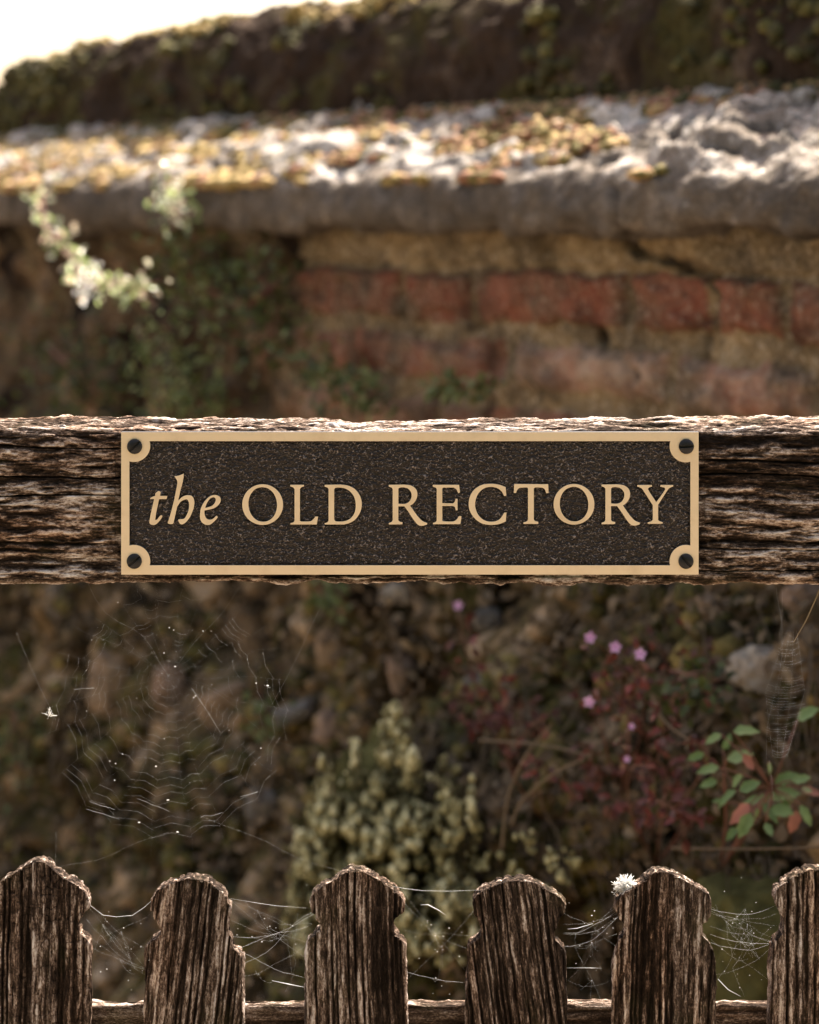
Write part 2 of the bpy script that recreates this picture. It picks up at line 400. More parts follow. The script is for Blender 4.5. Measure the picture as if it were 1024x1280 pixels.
# rubble below
ns, nz = 1100, 420
s_ = np.linspace(S0, S1, ns); z_ = np.linspace(-.345, GZ-.05, nz); Sg, Zg = np.meshgrid(s_, z_)
f1, f2, idv = worley(Sg/.11+.25*fbm(Sg*9, Zg*9), Zg/.075+.25*fbm(Sg*9, Zg*9, seed=3), seed=7)
e = sm(0, .35, f2-f1)
Og = -.02+.045*e*(.5+idv)+.012*fbm(Sg*22, Zg*22, o=5, seed=9)
grid('rubble_stonework', so_xy(Sg, Og, Zg), RUBBLE, wall, {'v': np.clip(e*(.18+.6*idv), 0, 1)}, flip=True)
# solid behind both faces
mb = MB()
def sobox(mb, s0, s1, o0, o1, z0, z1, a=0.3):
    vs = [so_xy(s, o, z) for s in (s0, s1) for o in (o0, o1) for z in (z0, z1)]
    mb.add(vs, [(0, 1, 3, 2), (4, 6, 7, 5), (0, 4, 5, 1), (2, 3, 7, 6), (0, 2, 6, 4), (1, 5, 7, 3)], a)
sobox(mb, S0, S1, -.58, -.04, GZ-.05, -.005)
mb.build('wall_core', RUBBLE, wall, smooth=False)
# coping slab: closed loft along the wall
def prof_resample(pts, step):
    out = []
    for (a, b) in zip(pts, pts[1:]+pts[:1]):
        a, b = np.array(a), np.array(b); L = np.linalg.norm(b-a); k = max(1, int(L/(step if len(pts) else step)))
        for i in range(k): out.append(a+(b-a)*i/k)
    return np.array(out)
def smooth_loop(p, it=3):
    for _ in range(it): p = (np.roll(p, 1, 0)+2*p+np.roll(p, -1, 0))/4
    return p
pc = smooth_loop(prof_resample([(-.66, -.022), (.062, -.022), (.072, .0), (.066, .034), (-.05, .092), (-.15, .135), (-.42, .140), (-.62, .04)], .006), 6)
s_ = np.linspace(S0, S1, 1500)
Sg = np.repeat(s_[:, None], len(pc), 1); Og = np.repeat(pc[None, :, 0], len(s_), 0); Zg = np.repeat(pc[None, :, 1], len(s_), 0)
P = so_xy(Sg, Og, Zg); N = gnormal(P, True)
if N[10, np.argmax(pc[:, 0]), 1] > 0: N = -N
d = .010*fbm(Sg*9, Og*9, Zg*9, o=3, seed=1)+.0085*fbm(Sg*38, Og*38, Zg*38, o=4, seed=2)
pit = sm(.35, .8, fbm(Sg*45, Og*60, Zg*45, seed=13)); d -= .012*pit*sm(.03, .05, Zg)
ledge = fbm(Sg*20, Og*50, seed=19); d += .010*sm(0, .25, ledge)*sm(.03, .06, Zg)
for jp in (772, 250, -150, 1240):
    js = s_of(jp, .06); d -= .016*np.exp(-((Sg-js+.006*fbm(Zg*30, Og*30, seed=3))/.006)**2)
P = P+N*d[..., None]
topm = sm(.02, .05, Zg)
v = np.clip(.27+.28*topm+.13*fbm(Sg*14, Og*14, Zg*14, seed=44)-.25*pit*topm, 0, 1)  # top paler than the front: sunlight put into the stone tone
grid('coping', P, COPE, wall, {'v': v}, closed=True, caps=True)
# rounded ridge along the top
e0 = s_of(104, -.33); nr = 1100
t = np.linspace(0, 1, nr); s_ = e0-.0+(S1-e0)*t**1.15
ang = np.linspace(-.25, math.pi+.25, 90)
Sg = np.repeat(s_[:, None], 90, 1); A = np.repeat(ang[None], nr, 0)
u = np.clip((Sg-e0)/.045, 0, 1); endr = np.sqrt(np.clip(1-(1-u)**2, 1e-4, 1))
hh = (.172+.020*sm(s_of(60, -.33), s_of(500, -.33), Sg))*endr; rw = .150*endr
Og = -.285+rw*np.sign(np.cos(A))*np.abs(np.cos(A))**.75; Zg = .112+hh*np.sign(np.sin(A))*np.abs(np.sin(A))**.7
P = so_xy(Sg, Og, Zg); N = gnormal(P)
if N[500, 45, 2] < 0: N = -N
d = .012*fbm(Sg*12, Og*12, Zg*12, seed=51)+.012*fbm(Sg*40, Og*40, Zg*40, o=4, seed=52)
P = P+N*(d*endr)[..., None]
grid('ridge_stone', P, RIDGE, wall, {'v': np.clip(.38+.25*fbm(Sg*10, Og*10, Zg*10, seed=53), 0, 1)})
RP, RN = P, N
# moss cushions
rng = random.Random(5); nr_ = np.random.default_rng(3)
mb = MB()
pcl = pc[(pc[:, 1] > .03) & (pc[:, 0] > -.24)]; pcl = pcl[np.argsort(pcl[:, 0])]
def slope_z(o): return float(np.interp(o, pcl[:, 0], pcl[:, 1]))
n_ = 26000
ss = nr_.uniform(s_of(-300), s_of(1250), n_); oo = nr_.uniform(-.17, .075, n_)
zz_ = np.interp(np.minimum(oo, .06), pcl[:, 0], pcl[:, 1]); pp_ = so_xy(ss, oo, zz_)
pxs = 512+F*pp_[:, 0]/pp_[:, 1]; pys = HZ-F*pp_[:, 2]/pp_[:, 1]
nn = fbm(ss*16, oo*34, o=3, seed=61); n3 = fbm(ss*5, oo*6, seed=62)
back = 1-sm(-.15, -.04, oo); left = 1-sm(300, 480, pxs); right = sm(700, 900, pxs)
dens = -.10+.30*left*(1+.8*fbm(ss*9, oo*12, seed=64))+.75*back-.85*right*(1-back)+.15*n3+.2*(1-left)*(1-right)
ok = (nn*.9+dens > .18)
for i in np.nonzero(ok)[0]:
    bl = left[i]
    r = rng.uniform(.0035, .0095)*(1.2 if bl > .5 else 1)
    tone = .36*(1-back[i])+.12+.12*n3[i]+rng.uniform(-.14, .14)+.20*bl*(1-back[i])  # moss darkens towards the back, the ridge's shade painted into its tone
    if rng.random() < (.55 if bl < .5 else .25): tone = rng.uniform(.84, 1.1)
    mb.blob((pp_[i, 0], pp_[i, 1], pp_[i, 2]+.003), r, nr_, (1.3, 1.3, .8), tone, .6)
ra = nr_.integers(0, nr-1, 6000); rb = nr_.integers(0, 89, 6000); q_ = RP[ra, rb]
rn = fbm(q_[:, 0]*9, q_[:, 1]*9, q_[:, 2]*9, seed=63)
for i in range(6000):
    a = ra[i]; b = rb[i]; p = RP[a, b]; nv = RN[a, b]
    if rn[i] < .08: continue
    mb.blob(p+nv*.002, rng.uniform(.004, .011), nr_, (1.2, 1.2, 1.0), .20+rng.uniform(-.2, .15)+(.35 if nv[2] > .8 else 0), .6)  # up-facing ridge moss paler, light from above put into its tone
mo = mb.build('moss', MOSS, wall); mo['kind'] = 'stuff'; mo['label'] = 'yellow and olive cushion moss on the coping'

# ------------------------------------------------------------------ planted bank against the wall
ns, nz = 900, 520
s_ = np.linspace(s_of(-500), s_of(1350), ns); z_ = np.linspace(-.30, GZ-.03, nz); Sg, Zg = np.meshgrid(s_, z_)
def bank_o(S, Z):
    S, Z = np.asarray(S, float), np.asarray(Z, float)
    t = np.clip((-.42-Z)/.9, -.2, 1.2)
    o = .02+.30*t+.05*fbm(S*4, Z*4, seed=71)+.035*fbm(S*12, Z*12, o=3, seed=72)
    p = so_xy(S, o, Z); px = 512+F*p[..., 0]/p[..., 1]; py = HZ-F*p[..., 2]/p[..., 1]
    o = o-.16*np.exp(-((px-735)/55)**2-((py-1185)/60)**2)
    o = o-.07*np.exp(-((px-290)/28)**2-((py-810)/45)**2)
    return o
Ob = bank_o(Sg, Zg)
hb = .012*fbm(Sg*50, Zg*50, o=3, seed=73)
f1, f2, idv = worley(Sg/.05+.3*fbm(Sg*20, Zg*20), Zg/.045, seed=17)
stone = sm(.62, .75, idv)*sm(.05, .35, f2-f1)
grid('bank', so_xy(Sg, Ob+hb+.014*stone, Zg), BANK, None, {'v': np.clip(.34+.34*fbm(Sg*13, Zg*9, seed=74)+.16*fbm(Sg*60, Zg*10, seed=75)+.22*stone, 0, 1)}, flip=True)
tag(bpy.data.objects['bank'], kind='structure')
def bk(px, py, lift=0.0):          # the point of the bank (or wall) seen at a pixel
    o = .1
    for _ in range(12):
        p = wp(px, py, o); s = p.x*CT-p.y*ST; o = .5*o+.5*(max(float(bank_o(s, p.z)), .0) if p.z < -.3 else 0.0)
    return wp(px, py, o+lift)
# litter and dead stems over the bank
rng = random.Random(11)
mb = MB()
for i in range(6500):
    px, py = rng.uniform(-60, 1090), rng.uniform(560, 1300)
    p = bk(px, py, rng.uniform(.0, .03))
    d = Vector((rng.gauss(0, 1), rng.gauss(0, .5), rng.gauss(0, .7))); nn = Vector((rng.gauss(0, .4)-.6, -1, rng.gauss(0, .4)+.4))
    L = rng.uniform(.006, .018)
    mb.leaf(p, d, nn, L, L*rng.uniform(.4, .7), rng.uniform(-.4, .5), min(1, max(0, rng.gauss(.32, .22))))
tag(mb.build('leaf_litter', DRY), 'brown dead leaves caught all over the bank below the wall', 'leaf litter', kind='stuff')
mb = MB()
for i in range(420):
    px, py = rng.uniform(-40, 1060), rng.uniform(640, 1250)
    if px > 300 and rng.random() < .3: py = rng.uniform(900, 1250)
    p = bk(px, py, .01); q = p.copy(); pts = [q.copy()]
    L = rng.uniform(.03, .12); lean = rng.gauss(0, .35)
    for k in range(7):
        lean += rng.gauss(0, .12)
        q = q+Vector((lean*L/7, -.012+rng.gauss(0, .003), -L/7)); pts.append(q.copy())
    mb.tube(pts, [.0011*(1-.1*k) for k in range(8)], 4, rng.uniform(.1, .8))
tag(mb.build('dead_stems', DRY), 'tangle of thin dry stems hanging over the bank', 'dead stems', kind='stuff')
# small mosses and ground cover of the bank
mb = MB(); nr_ = np.random.default_rng(8)
for i in range(2600):
    px, py = rng.uniform(-60, 1090), rng.uniform(560, 1290)
    if float(fbm(px*.012, py*.009, seed=81)) < .1: continue
    p = bk(px, py, .004)
    mb.blob(p, rng.uniform(.006, .015), nr_, (1.2, 1, 1), rng.uniform(0, .5), .5)
tag(mb.build('bank_moss', MOSS), 'olive moss cushions spread over the shaded bank', 'moss', kind='stuff')

# ------------------------------------------------------------------ stones
def rock(px, py, wpx, hpx, lift, mat, label, seed, tilt=0, group=None):
    p = bk(px, py, lift-.014); k = p.y/F
    r = np.random.default_rng(seed); V, Fc = ICO[5]
    ph = r.random(3)*40
    d = 1+.42*fbm(V[:, 0]*1.2+ph[0], V[:, 1]*1.2+ph[1], V[:, 2]*1.2+ph[2], o=4)+.14*fbm(V[:, 0]*4, V[:, 1]*4, V[:, 2]*4+ph[0], o=4)
    Q = V*d[:, None]; Q = np.sign(Q)*np.abs(Q)**.75
    Q = Q*np.array([wpx*k/2, max(wpx, hpx)*k*.42, hpx*k/2])
    c, s = math.cos(tilt), math.sin(tilt); x = Q[:, 0]*c-Q[:, 2]*s; z = Q[:, 0]*s+Q[:, 2]*c; Q[:, 0], Q[:, 2] = x, z
    me = bpy.data.meshes.new('stone'); me.from_pydata([tuple(q) for q in Q], [], Fc); me.update()
    me.polygons.foreach_set('use_smooth', np.ones(len(me.polygons), bool))
    o = link('stone', me, mat); o.location = p
    return tag(o, label, 'stone', group)
rock(138, 848, 52, 78, .02, ST_TAN, 'large tan stone on the bank behind the upper left of the orb web', 1)
rock(214, 862, 40, 62, .02, ST_PINK, 'pinkish brown stone behind the hub of the orb web', 2)
rock(287, 880, 66, 46, .02, ST_TAN, 'pinkish tan stone behind the right side of the orb web', 3, .3)
rock(370, 890, 58, 24, .03, ST_GREY, 'flat grey stone jutting from the bank left of the pale lichen mound', 4, .3)
rock(415, 912, 38, 52, .02, ST_PINK, 'upright pink stone just right of the flat grey stone', 5, -.3)
rock(503, 842, 34, 50, .02, ST_PINK, 'salmon coloured stone above the tip of the pale lichen mound', 6, .2)
rock(415, 805, 36, 60, .015, ST_TAN, 'brown upright stone under the rail above the flat grey stone', 7)
rock(328, 1005, 34, 40, .02, ST_GREY, 'small grey stone to the lower right of the orb web', 8)
rock(955, 838, 78, 58, .03, ST_PALE, 'big pale stone behind the narrow web at the right', 9, -.15)
rock(905, 760, 70, 40, .01, ST_TAN, 'tan stone under the rail at the right', 10)
rock(498, 742, 40, 26, .02, ST_PALE, 'pale tan stone peeping out below the middle of the rail', 11)
rock(965, 1190, 200, 190, .03, ST_OLIVE, 'large smooth olive boulder between the two rightmost pickets', 12)
rock(82, 745, 46, 50, .01, ST_GREY, 'blurred grey stone below the left of the rail', 13)
rock(1010, 745, 60, 40, .02, ST_PINK, 'reddish stone below the rail at the right edge', 14)
rock(610, 775, 34, 30, .02, ST_GREY, 'grey stone under the rail beside the blurred pink bloom', 15)
rock(600, 860, 46, 36, .0, ST_GREY, 'grey stone among the red leaves right of the salmon stone', 16)

# ------------------------------------------------------------------ plants
def plant(name, label, cat, root, tips, leafmat, stemmat, seed, L=(.008, .014), wr=.6, per=10, spread=.012, stem_r=.0008, droop=.2, tone=(.2, .8), tooth=0, group=None, clus=1):
    rng = random.Random(seed)
    t = thing(name, label, cat, tuple(root), group)
    st = MB(); lf = MB()
    for tip in tips:
        a, b = Vector(root), Vector(tip); ln = (b-a).length
        mid = a.lerp(b, .5)+Vector((rng.gauss(0, .12), -.1, .18))*ln
        pts = []
        for k in range(9):
            u = k/8; pts.append(a*(1-u)**2+mid*2*u*(1-u)+b*u*u)
        st.tube(pts, [stem_r*(1.3-.8*k/8) for k in range(9)], 5, rng.random())
        for k in range(per):
            u = rng.uniform(.3, 1.0)**.7; q = a*(1-u)**2+mid*2*u*(1-u)+b*u*u
            d = Vector((rng.gauss(0, 1), rng.gauss(0, .8)-.2, rng.gauss(0, .7)-droop))
            e = q+d.normalized()*spread*rng.uniform(.2, 1)
            if spread > .004: st.tube([q, e], stem_r*.5, 3, .5)
            for c in range(clus):
                dd = d+Vector((rng.gauss(0, .6), rng.gauss(0, .6), rng.gauss(0, .6))) if clus > 1 else d
                l = rng.uniform(*L)
                lf.leaf(e, dd, Vector((rng.gauss(0, .5), -.6+rng.gauss(0, .3), .8)), l, l*wr, rng.uniform(-.1, .5), min(1, max(0, rng.uniform(*tone))), tooth)
    st.build('stem', stemmat, t); lf.build('foliage', leafmat, t)
    return t
# trailing plants on the wall at the left
def trail(pts, n, seed, spreadpx, o, label, mat=GREEN, L=(.008, .014), tone=(.1, .7), tooth=0, name='trailing_plant', group=None, wr=.65):
    rng = random.Random(seed)
    P = [wp(x, y, (o[i] if hasattr(o, '__len__') else o)) for i, (x, y) in enumerate(pts)]
    t = thing(name, label, 'plant', tuple(P[0]), group)
    st = MB(); lf = MB()
    for j in range(5):
        Q = [p+Vector((rng.gauss(0, .006), rng.gauss(0, .006), rng.gauss(0, .006))) for p in P]
        st.tube(Q, .0009, 4, rng.random())
    for i in range(n):
        k = rng.uniform(0, len(P)-1.001); a = int(k); q = P[a].lerp(P[a+1], k-a); kk = q.y/F*spreadpx
        q = q+Vector((rng.gauss(0, .5)*kk, rng.gauss(0, .3)*kk, rng.gauss(0, .5)*kk))
        l = rng.uniform(*L)
        lf.leaf(q, Vector((rng.gauss(0, 1), rng.gauss(-.3, .6), rng.gauss(-.3, .7))), Vector((rng.gauss(-.2, .5), -.7, .7)), l, l*wr, rng.uniform(-.1, .5), min(1, max(0, rng.uniform(*tone))), tooth)
    st.build('stem', STEM, t); lf.build('foliage', mat, t)
    return t
trail([(45, 232), (60, 285), (95, 320), (110, 355), (150, 350), (195, 368)], 210, 1, 20, [.10, .15, .19, .23, .25, .27], 'sunlit trailing stem of small pale leaves hanging below the coping at the left', BRIGHT, (.007, .013), (.2, .98))
trail([(215, 225), (212, 255), (220, 280)], 80, 2, 24, [.085, .11, .12], 'short sunlit leafy tuft hanging off the coping right of the long trailing stem', BRIGHT, (.007, .013), (.2, .98))
trail([(110, 335), (105, 368)], 34, 3, 14, [.24, .26], 'tiny bunch of white blossom at the tip of the sunlit trailing stem', FLUFF, (.006, .010), (0, 1), name='blossom_sprig')
trail([(240, 300), (235, 350), (300, 380), (350, 350)], 420, 4, 70, .05, 'dark green creeper on the wall between the sunlit tuft and the red bricks')
trail([(180, 420), (215, 465), (250, 500), (230, 530)], 420, 5, 56, .06, 'clump of small green leaves on the wall just above the left half of the plaque', tone=(.2, 1))
trail([(385, 440), (400, 470), (440, 490), (470, 500)], 230, 6, 34, .05, 'green leafy creeper below the leftmost red bricks', tone=(.1, .8))
trail([(540, 490), (575, 484), (615, 478)], 90, 7, 16, .05, 'low bright green sprig lying along the brick ledge above the plaque', tone=(.3, .8))
trail([(60, 430), (120, 490), (100, 560)], 420, 8, 75, .05, 'dark tangled creeper at the far left of the wall', tone=(0, .45))
trail([(330, 330), (345, 400), (330, 470)], 120, 9, 40, .04, 'thin creeper climbing the edge of the brickwork', tone=(0, .6))
trail([(20, 890), (10, 930), (30, 980)], 90, 10, 40, .2, 'blurred green tuft at the left edge beside the orb web', tone=(.1, .6))
trail([(325, 880), (335, 920)], 40, 11, 26, .18, 'small green weed beside the flat grey stone', tone=(.2, .6))
trail([(405, 735), (425, 760)], 40, 12, 24, .1, 'bright green weed showing just under the rail above the brown stone', tone=(.3, .8))
trail([(850, 845), (890, 850), (840, 870)], 70, 13, 30, .18, 'dark green weed left of the big pale stone', tone=(0, .4))

# rowan-red weeds with pink flowers
def flower(mb_t, p, r, seed, parent):
    rng = random.Random(seed); m = MB(); ax = Vector((rng.gauss(0, .3), -1, rng.gauss(.2, .3))).normalized()
    u = ax.orthogonal().normalized(); v = ax.cross(u)
    for k in range(5):
        a = 2*math.pi*k/5; d = u*math.cos(a)+v*math.sin(a)+ax*.35
        m.leaf(p, d, ax, r, r*.75, .15, rng.random())
    m.blob(p, r*.18, np.random.default_rng(seed), (1, 1, 1), 1)
    m.build('flower', PINK, parent)
def pxtips(lst, o0): return [wp(x, y, o0) for (x, y) in lst]
rg = 'red-leaved weeds with pink flowers'
t1 = plant('herb_plant', 'tall red-stemmed weed bearing a cluster of pink flowers below the rail', 'plant', bk(775, 1000, .0), pxtips([(738, 800), (770, 812), (800, 822), (752, 860), (736, 880), (775, 840)], .30), REDL, STEM, 21, (.006, .011), .6, 6, .014, .0007, tone=(.1, .9), clus=3, group=rg)
for i, (x, y) in enumerate([(738, 797), (769, 809), (800, 818), (737, 877)]): flower(None, wp(x, y,   .305), .0058, 30+i, t1)
t2 = plant('herb_plant', 'lower red-leaved weed with two small pink buds right of the cluster', 'plant', bk(800, 1060, 0), pxtips([(790, 908), (783, 948), (830, 905), (815, 960), (845, 930)], .30), REDL, STEM, 22, (.006, .012), .6, 8, .016, .0007, tone=(.1, 1), clus=3, group=rg)
for i, (x, y) in enumerate([(790, 908), (784, 949)]): flower(None, wp(x, y, .305), .0034, 40+i, t2)
t3 = plant('herb_plant', 'red leaves spreading left toward the salmon stone with one blurred pink bloom', 'plant', bk(640, 960, 0), pxtips([(560, 830), (575, 865), (620, 850), (600, 890), (650, 870), (680, 900), (572, 760)], .20), REDL, STEM, 23, (.007, .013), .55, 9, .022, .0007, tone=(.1, .9), clus=3, group=rg)
flower(None, wp(573, 757, .2), .0055, 50, t3)
plant('herb_plant', 'low crimson weed in the dark beside the green leafy sprig', 'plant', bk(820, 1080, 0), pxtips([(770, 1000), (800, 1010), (830, 1000), (850, 1030), (845, 1010)], .30), REDL, STEM, 24, (.008, .014), .55, 7, .018, .0007, tone=(.2, .7), clus=3, group=rg)
plant('herb_plant', 'sparse red weed in the middle between the lichen mound and the flowers', 'plant', bk(690, 1040, 0), pxtips([(640, 930), (680, 950), (720, 930), (700, 985), (745, 960)], .26), REDL, STEM, 25, (.006, .012), .55, 10, .018, .0008, tone=(.0, .9), clus=2, group=rg)
plant('herb_plant', 'faint red weed high on the bank left of the big pale stone', 'plant', bk(850, 900, 0), pxtips([(820, 800), (860, 790), (880, 850), (900, 880), (840, 850)], .16), REDL, STEM, 26, (.006, .010), .55, 9, .018, .0008, tone=(.0, .8), clus=2, group=rg)
# sage-green leafy sprig at the right: opposite pairs of toothed leaves on arching stems
root = bk(900, 1090, 0)
t = thing('leafy_sprig', 'sharp green leafy sprig with a few pink leaves at the lower right', 'plant', tuple(root))
rng = random.Random(77); st = MB(); lf = MB()
def D2(px, py, D): return Vector(((px-512)/F*D, D, -(py-HZ)/F*D))
cen = [D2(935, 1010, 1.98), D2(905, 965, 2.0), D2(965, 985, 1.95)]
for q in cen: st.tube([root, root.lerp(q, .5)+Vector((0, -.03, .01)), q], [.0016, .0014, .0012], 5, .4)
LV = [(892, 921, 200, 22, .5), (928, 911, 20, 26, .55), (908, 930, 60, 18, .4), (872, 945, 200, 20, .45), (888, 960, 185, 24, .6), (888, 978, 190, 20, .5), (922, 947, 10, 30, .72), (934, 950, -60, 20, .93), (922, 972, 60, 28, .55), (935, 984, 20, 26, .45), (910, 992, 200, 24, .4), (959, 960, 110, 22, .78), (979, 974, 30, 26, .5), (1000, 974, 10, 22, .6), (975, 992, 15, 36, .62), (1012, 988, -20, 24, .80), (951, 998, 170, 26, .5), (977, 1012, -10, 30, .5), (1006, 1016, -60, 24, .55), (993, 1024, -110, 26, .92), (924, 1014, 215, 34, .97), (932, 1028, 240, 30, .6), (947, 1022, -80, 26, .5), (963, 1012, -40, 26, .45), (1008, 890, 40, 30, .5), (900, 1000, 150, 18, .35), (985, 1000, 50, 22, .4), (915, 1040, 220, 18, .4), (960, 1036, -70, 18, .35)]
for (x, y, an, L, tn) in LV:
    dd = 1.95+rng.gauss(0, .02); an = math.radians(an); k = dd/F
    b = D2(x-math.cos(an)*L*.45, y+math.sin(an)*L*.45, dd)
    c = min(cen, key=lambda q: (q-b).length)
    st.tube([c, c.lerp(b, .5)+Vector((0, -.004, .003)), b], .0006, 4, .5)
    lf.leaf(b, Vector((math.cos(an), rng.gauss(-.3, .35), math.sin(an))), Vector((rng.gauss(0, .5), -.75, .65)), L*k*1.15, L*k*rng.uniform(.5, .66), rng.uniform(-.2, .6), tn+rng.gauss(0, .04), .2)
st.build('stem', STEM, t); lf.build('foliage', SPRIG, t)
# arching dry stems
for i, (pts, lab) in enumerate([([(628, 1060), (632, 1000), (655, 945), (690, 905)], 'tall arching dry stem right of the lichen mound'), ([(640, 1030), (650, 1000), (700, 960), (730, 950)], 'short arching dry stem beside the taller one'), ([(815, 870), (830, 905), (870, 930)], 'brown curved twig among the red weeds'), ([(600, 925), (680, 930), (740, 945)], 'dry twig lying across below the red leaves'), ([(840, 1060), (930, 1062), (1060, 1058)], 'straight dark twig lying across under the leafy sprig')]):
    m = MB(); q_ = [wp(x, y, .27) for x, y in pts]
    for _ in range(3): q_ = [q_[0]]+[v_ for a_, b_ in zip(q_, q_[1:]) for v_ in (a_.lerp(b_, .25), a_.lerp(b_, .75))]+[q_[-1]]
    m.tube(q_, [.0015-.0008*k/len(q_) for k in range(len(q_))], 6, .6-.1*i)
    tag(m.build('dry_stem', DRY), lab, 'stem')
# pale lichen mound
rng = random.Random(9); nr_ = np.random.default_rng(9)
root = bk(480, 1180, .04)
t = thing('lichen_mound', 'pale yellow green lichen heaped in upright tufts above the third picket', 'lichen', tuple(root))
mb = MB()
peaks = [(493, 878, 26), (446, 922, 13), (516, 932, 20), (553, 942, 12), (569, 955, 13), (404, 945, 16), (470, 960, 26), (425, 990, 34), (390, 1010, 22), (540, 1010, 30), (500, 1000, 40), (440, 1060, 60), (530, 1070, 50), (590, 970, 7), (375, 1080, 16)]
for (cx, y0, wd) in peaks:
    n_ = int(wd*44)
    v = nr_.random(n_)**.8; py = y0+v*(1210-y0)*nr_.uniform(.4, 1, n_); px = cx+nr_.normal(0, .40, n_)*wd*(.35+np.minimum(1, (py-y0)/60)*.9)
    f_ = .6*fbm(px*.05, py*.035, seed=91)+.6*fbm(px*.12, py*.09, seed=92)
    for i in np.nonzero((f_ > -.10) | (nr_.random(n_) < .35))[0]:
        p = wp(px[i], py[i], .20+.06*f_[i]+rng.uniform(0, .025)+.05*(py[i]-880)/300)
        mb.blob(p, rng.uniform(.0012, .0036), nr_, (1, 1, 1.3), .50+.45*f_[i]+rng.uniform(-.35, .35), .7)
mb.build('lichen', LICHEN, t)
V, Fc = ICO[5]
Q = V*(1+.25*fbm(V[:, 0]*1.5, V[:, 1]*1.5, V[:, 2]*1.5+7, o=4))[:, None]*np.array([.062, .05, .16])
me = bpy.data.meshes.new('rock_core'); me.from_pydata([tuple(q+np.array(wp(478, 1100, .17))) for q in Q], [], Fc); me.update(); me.polygons.foreach_set('use_smooth', np.ones(len(Fc), bool))
link('rock_core', me, ST_OLIVE, t)
mb = MB()
for (x, y) in [(690, 1070), (640, 1090), (660, 1050), (700, 1095), (610, 1075), (580, 1110), (675, 1110), (720, 1075), (600, 1035), (625, 1120), (650, 1130), (570, 1140)]:
    for k in range(10): mb.blob(wp(x+rng.gauss(0, 6), y+rng.gauss(0, 6), .24), rng.uniform(.002, .005), nr_, (1, 1, 1), rng.uniform(.3, .8), .5)
tag(mb.build('lichen_patches', LICHEN), 'scattered small pale lichen dots right of the mound', 'lichen', kind='stuff')

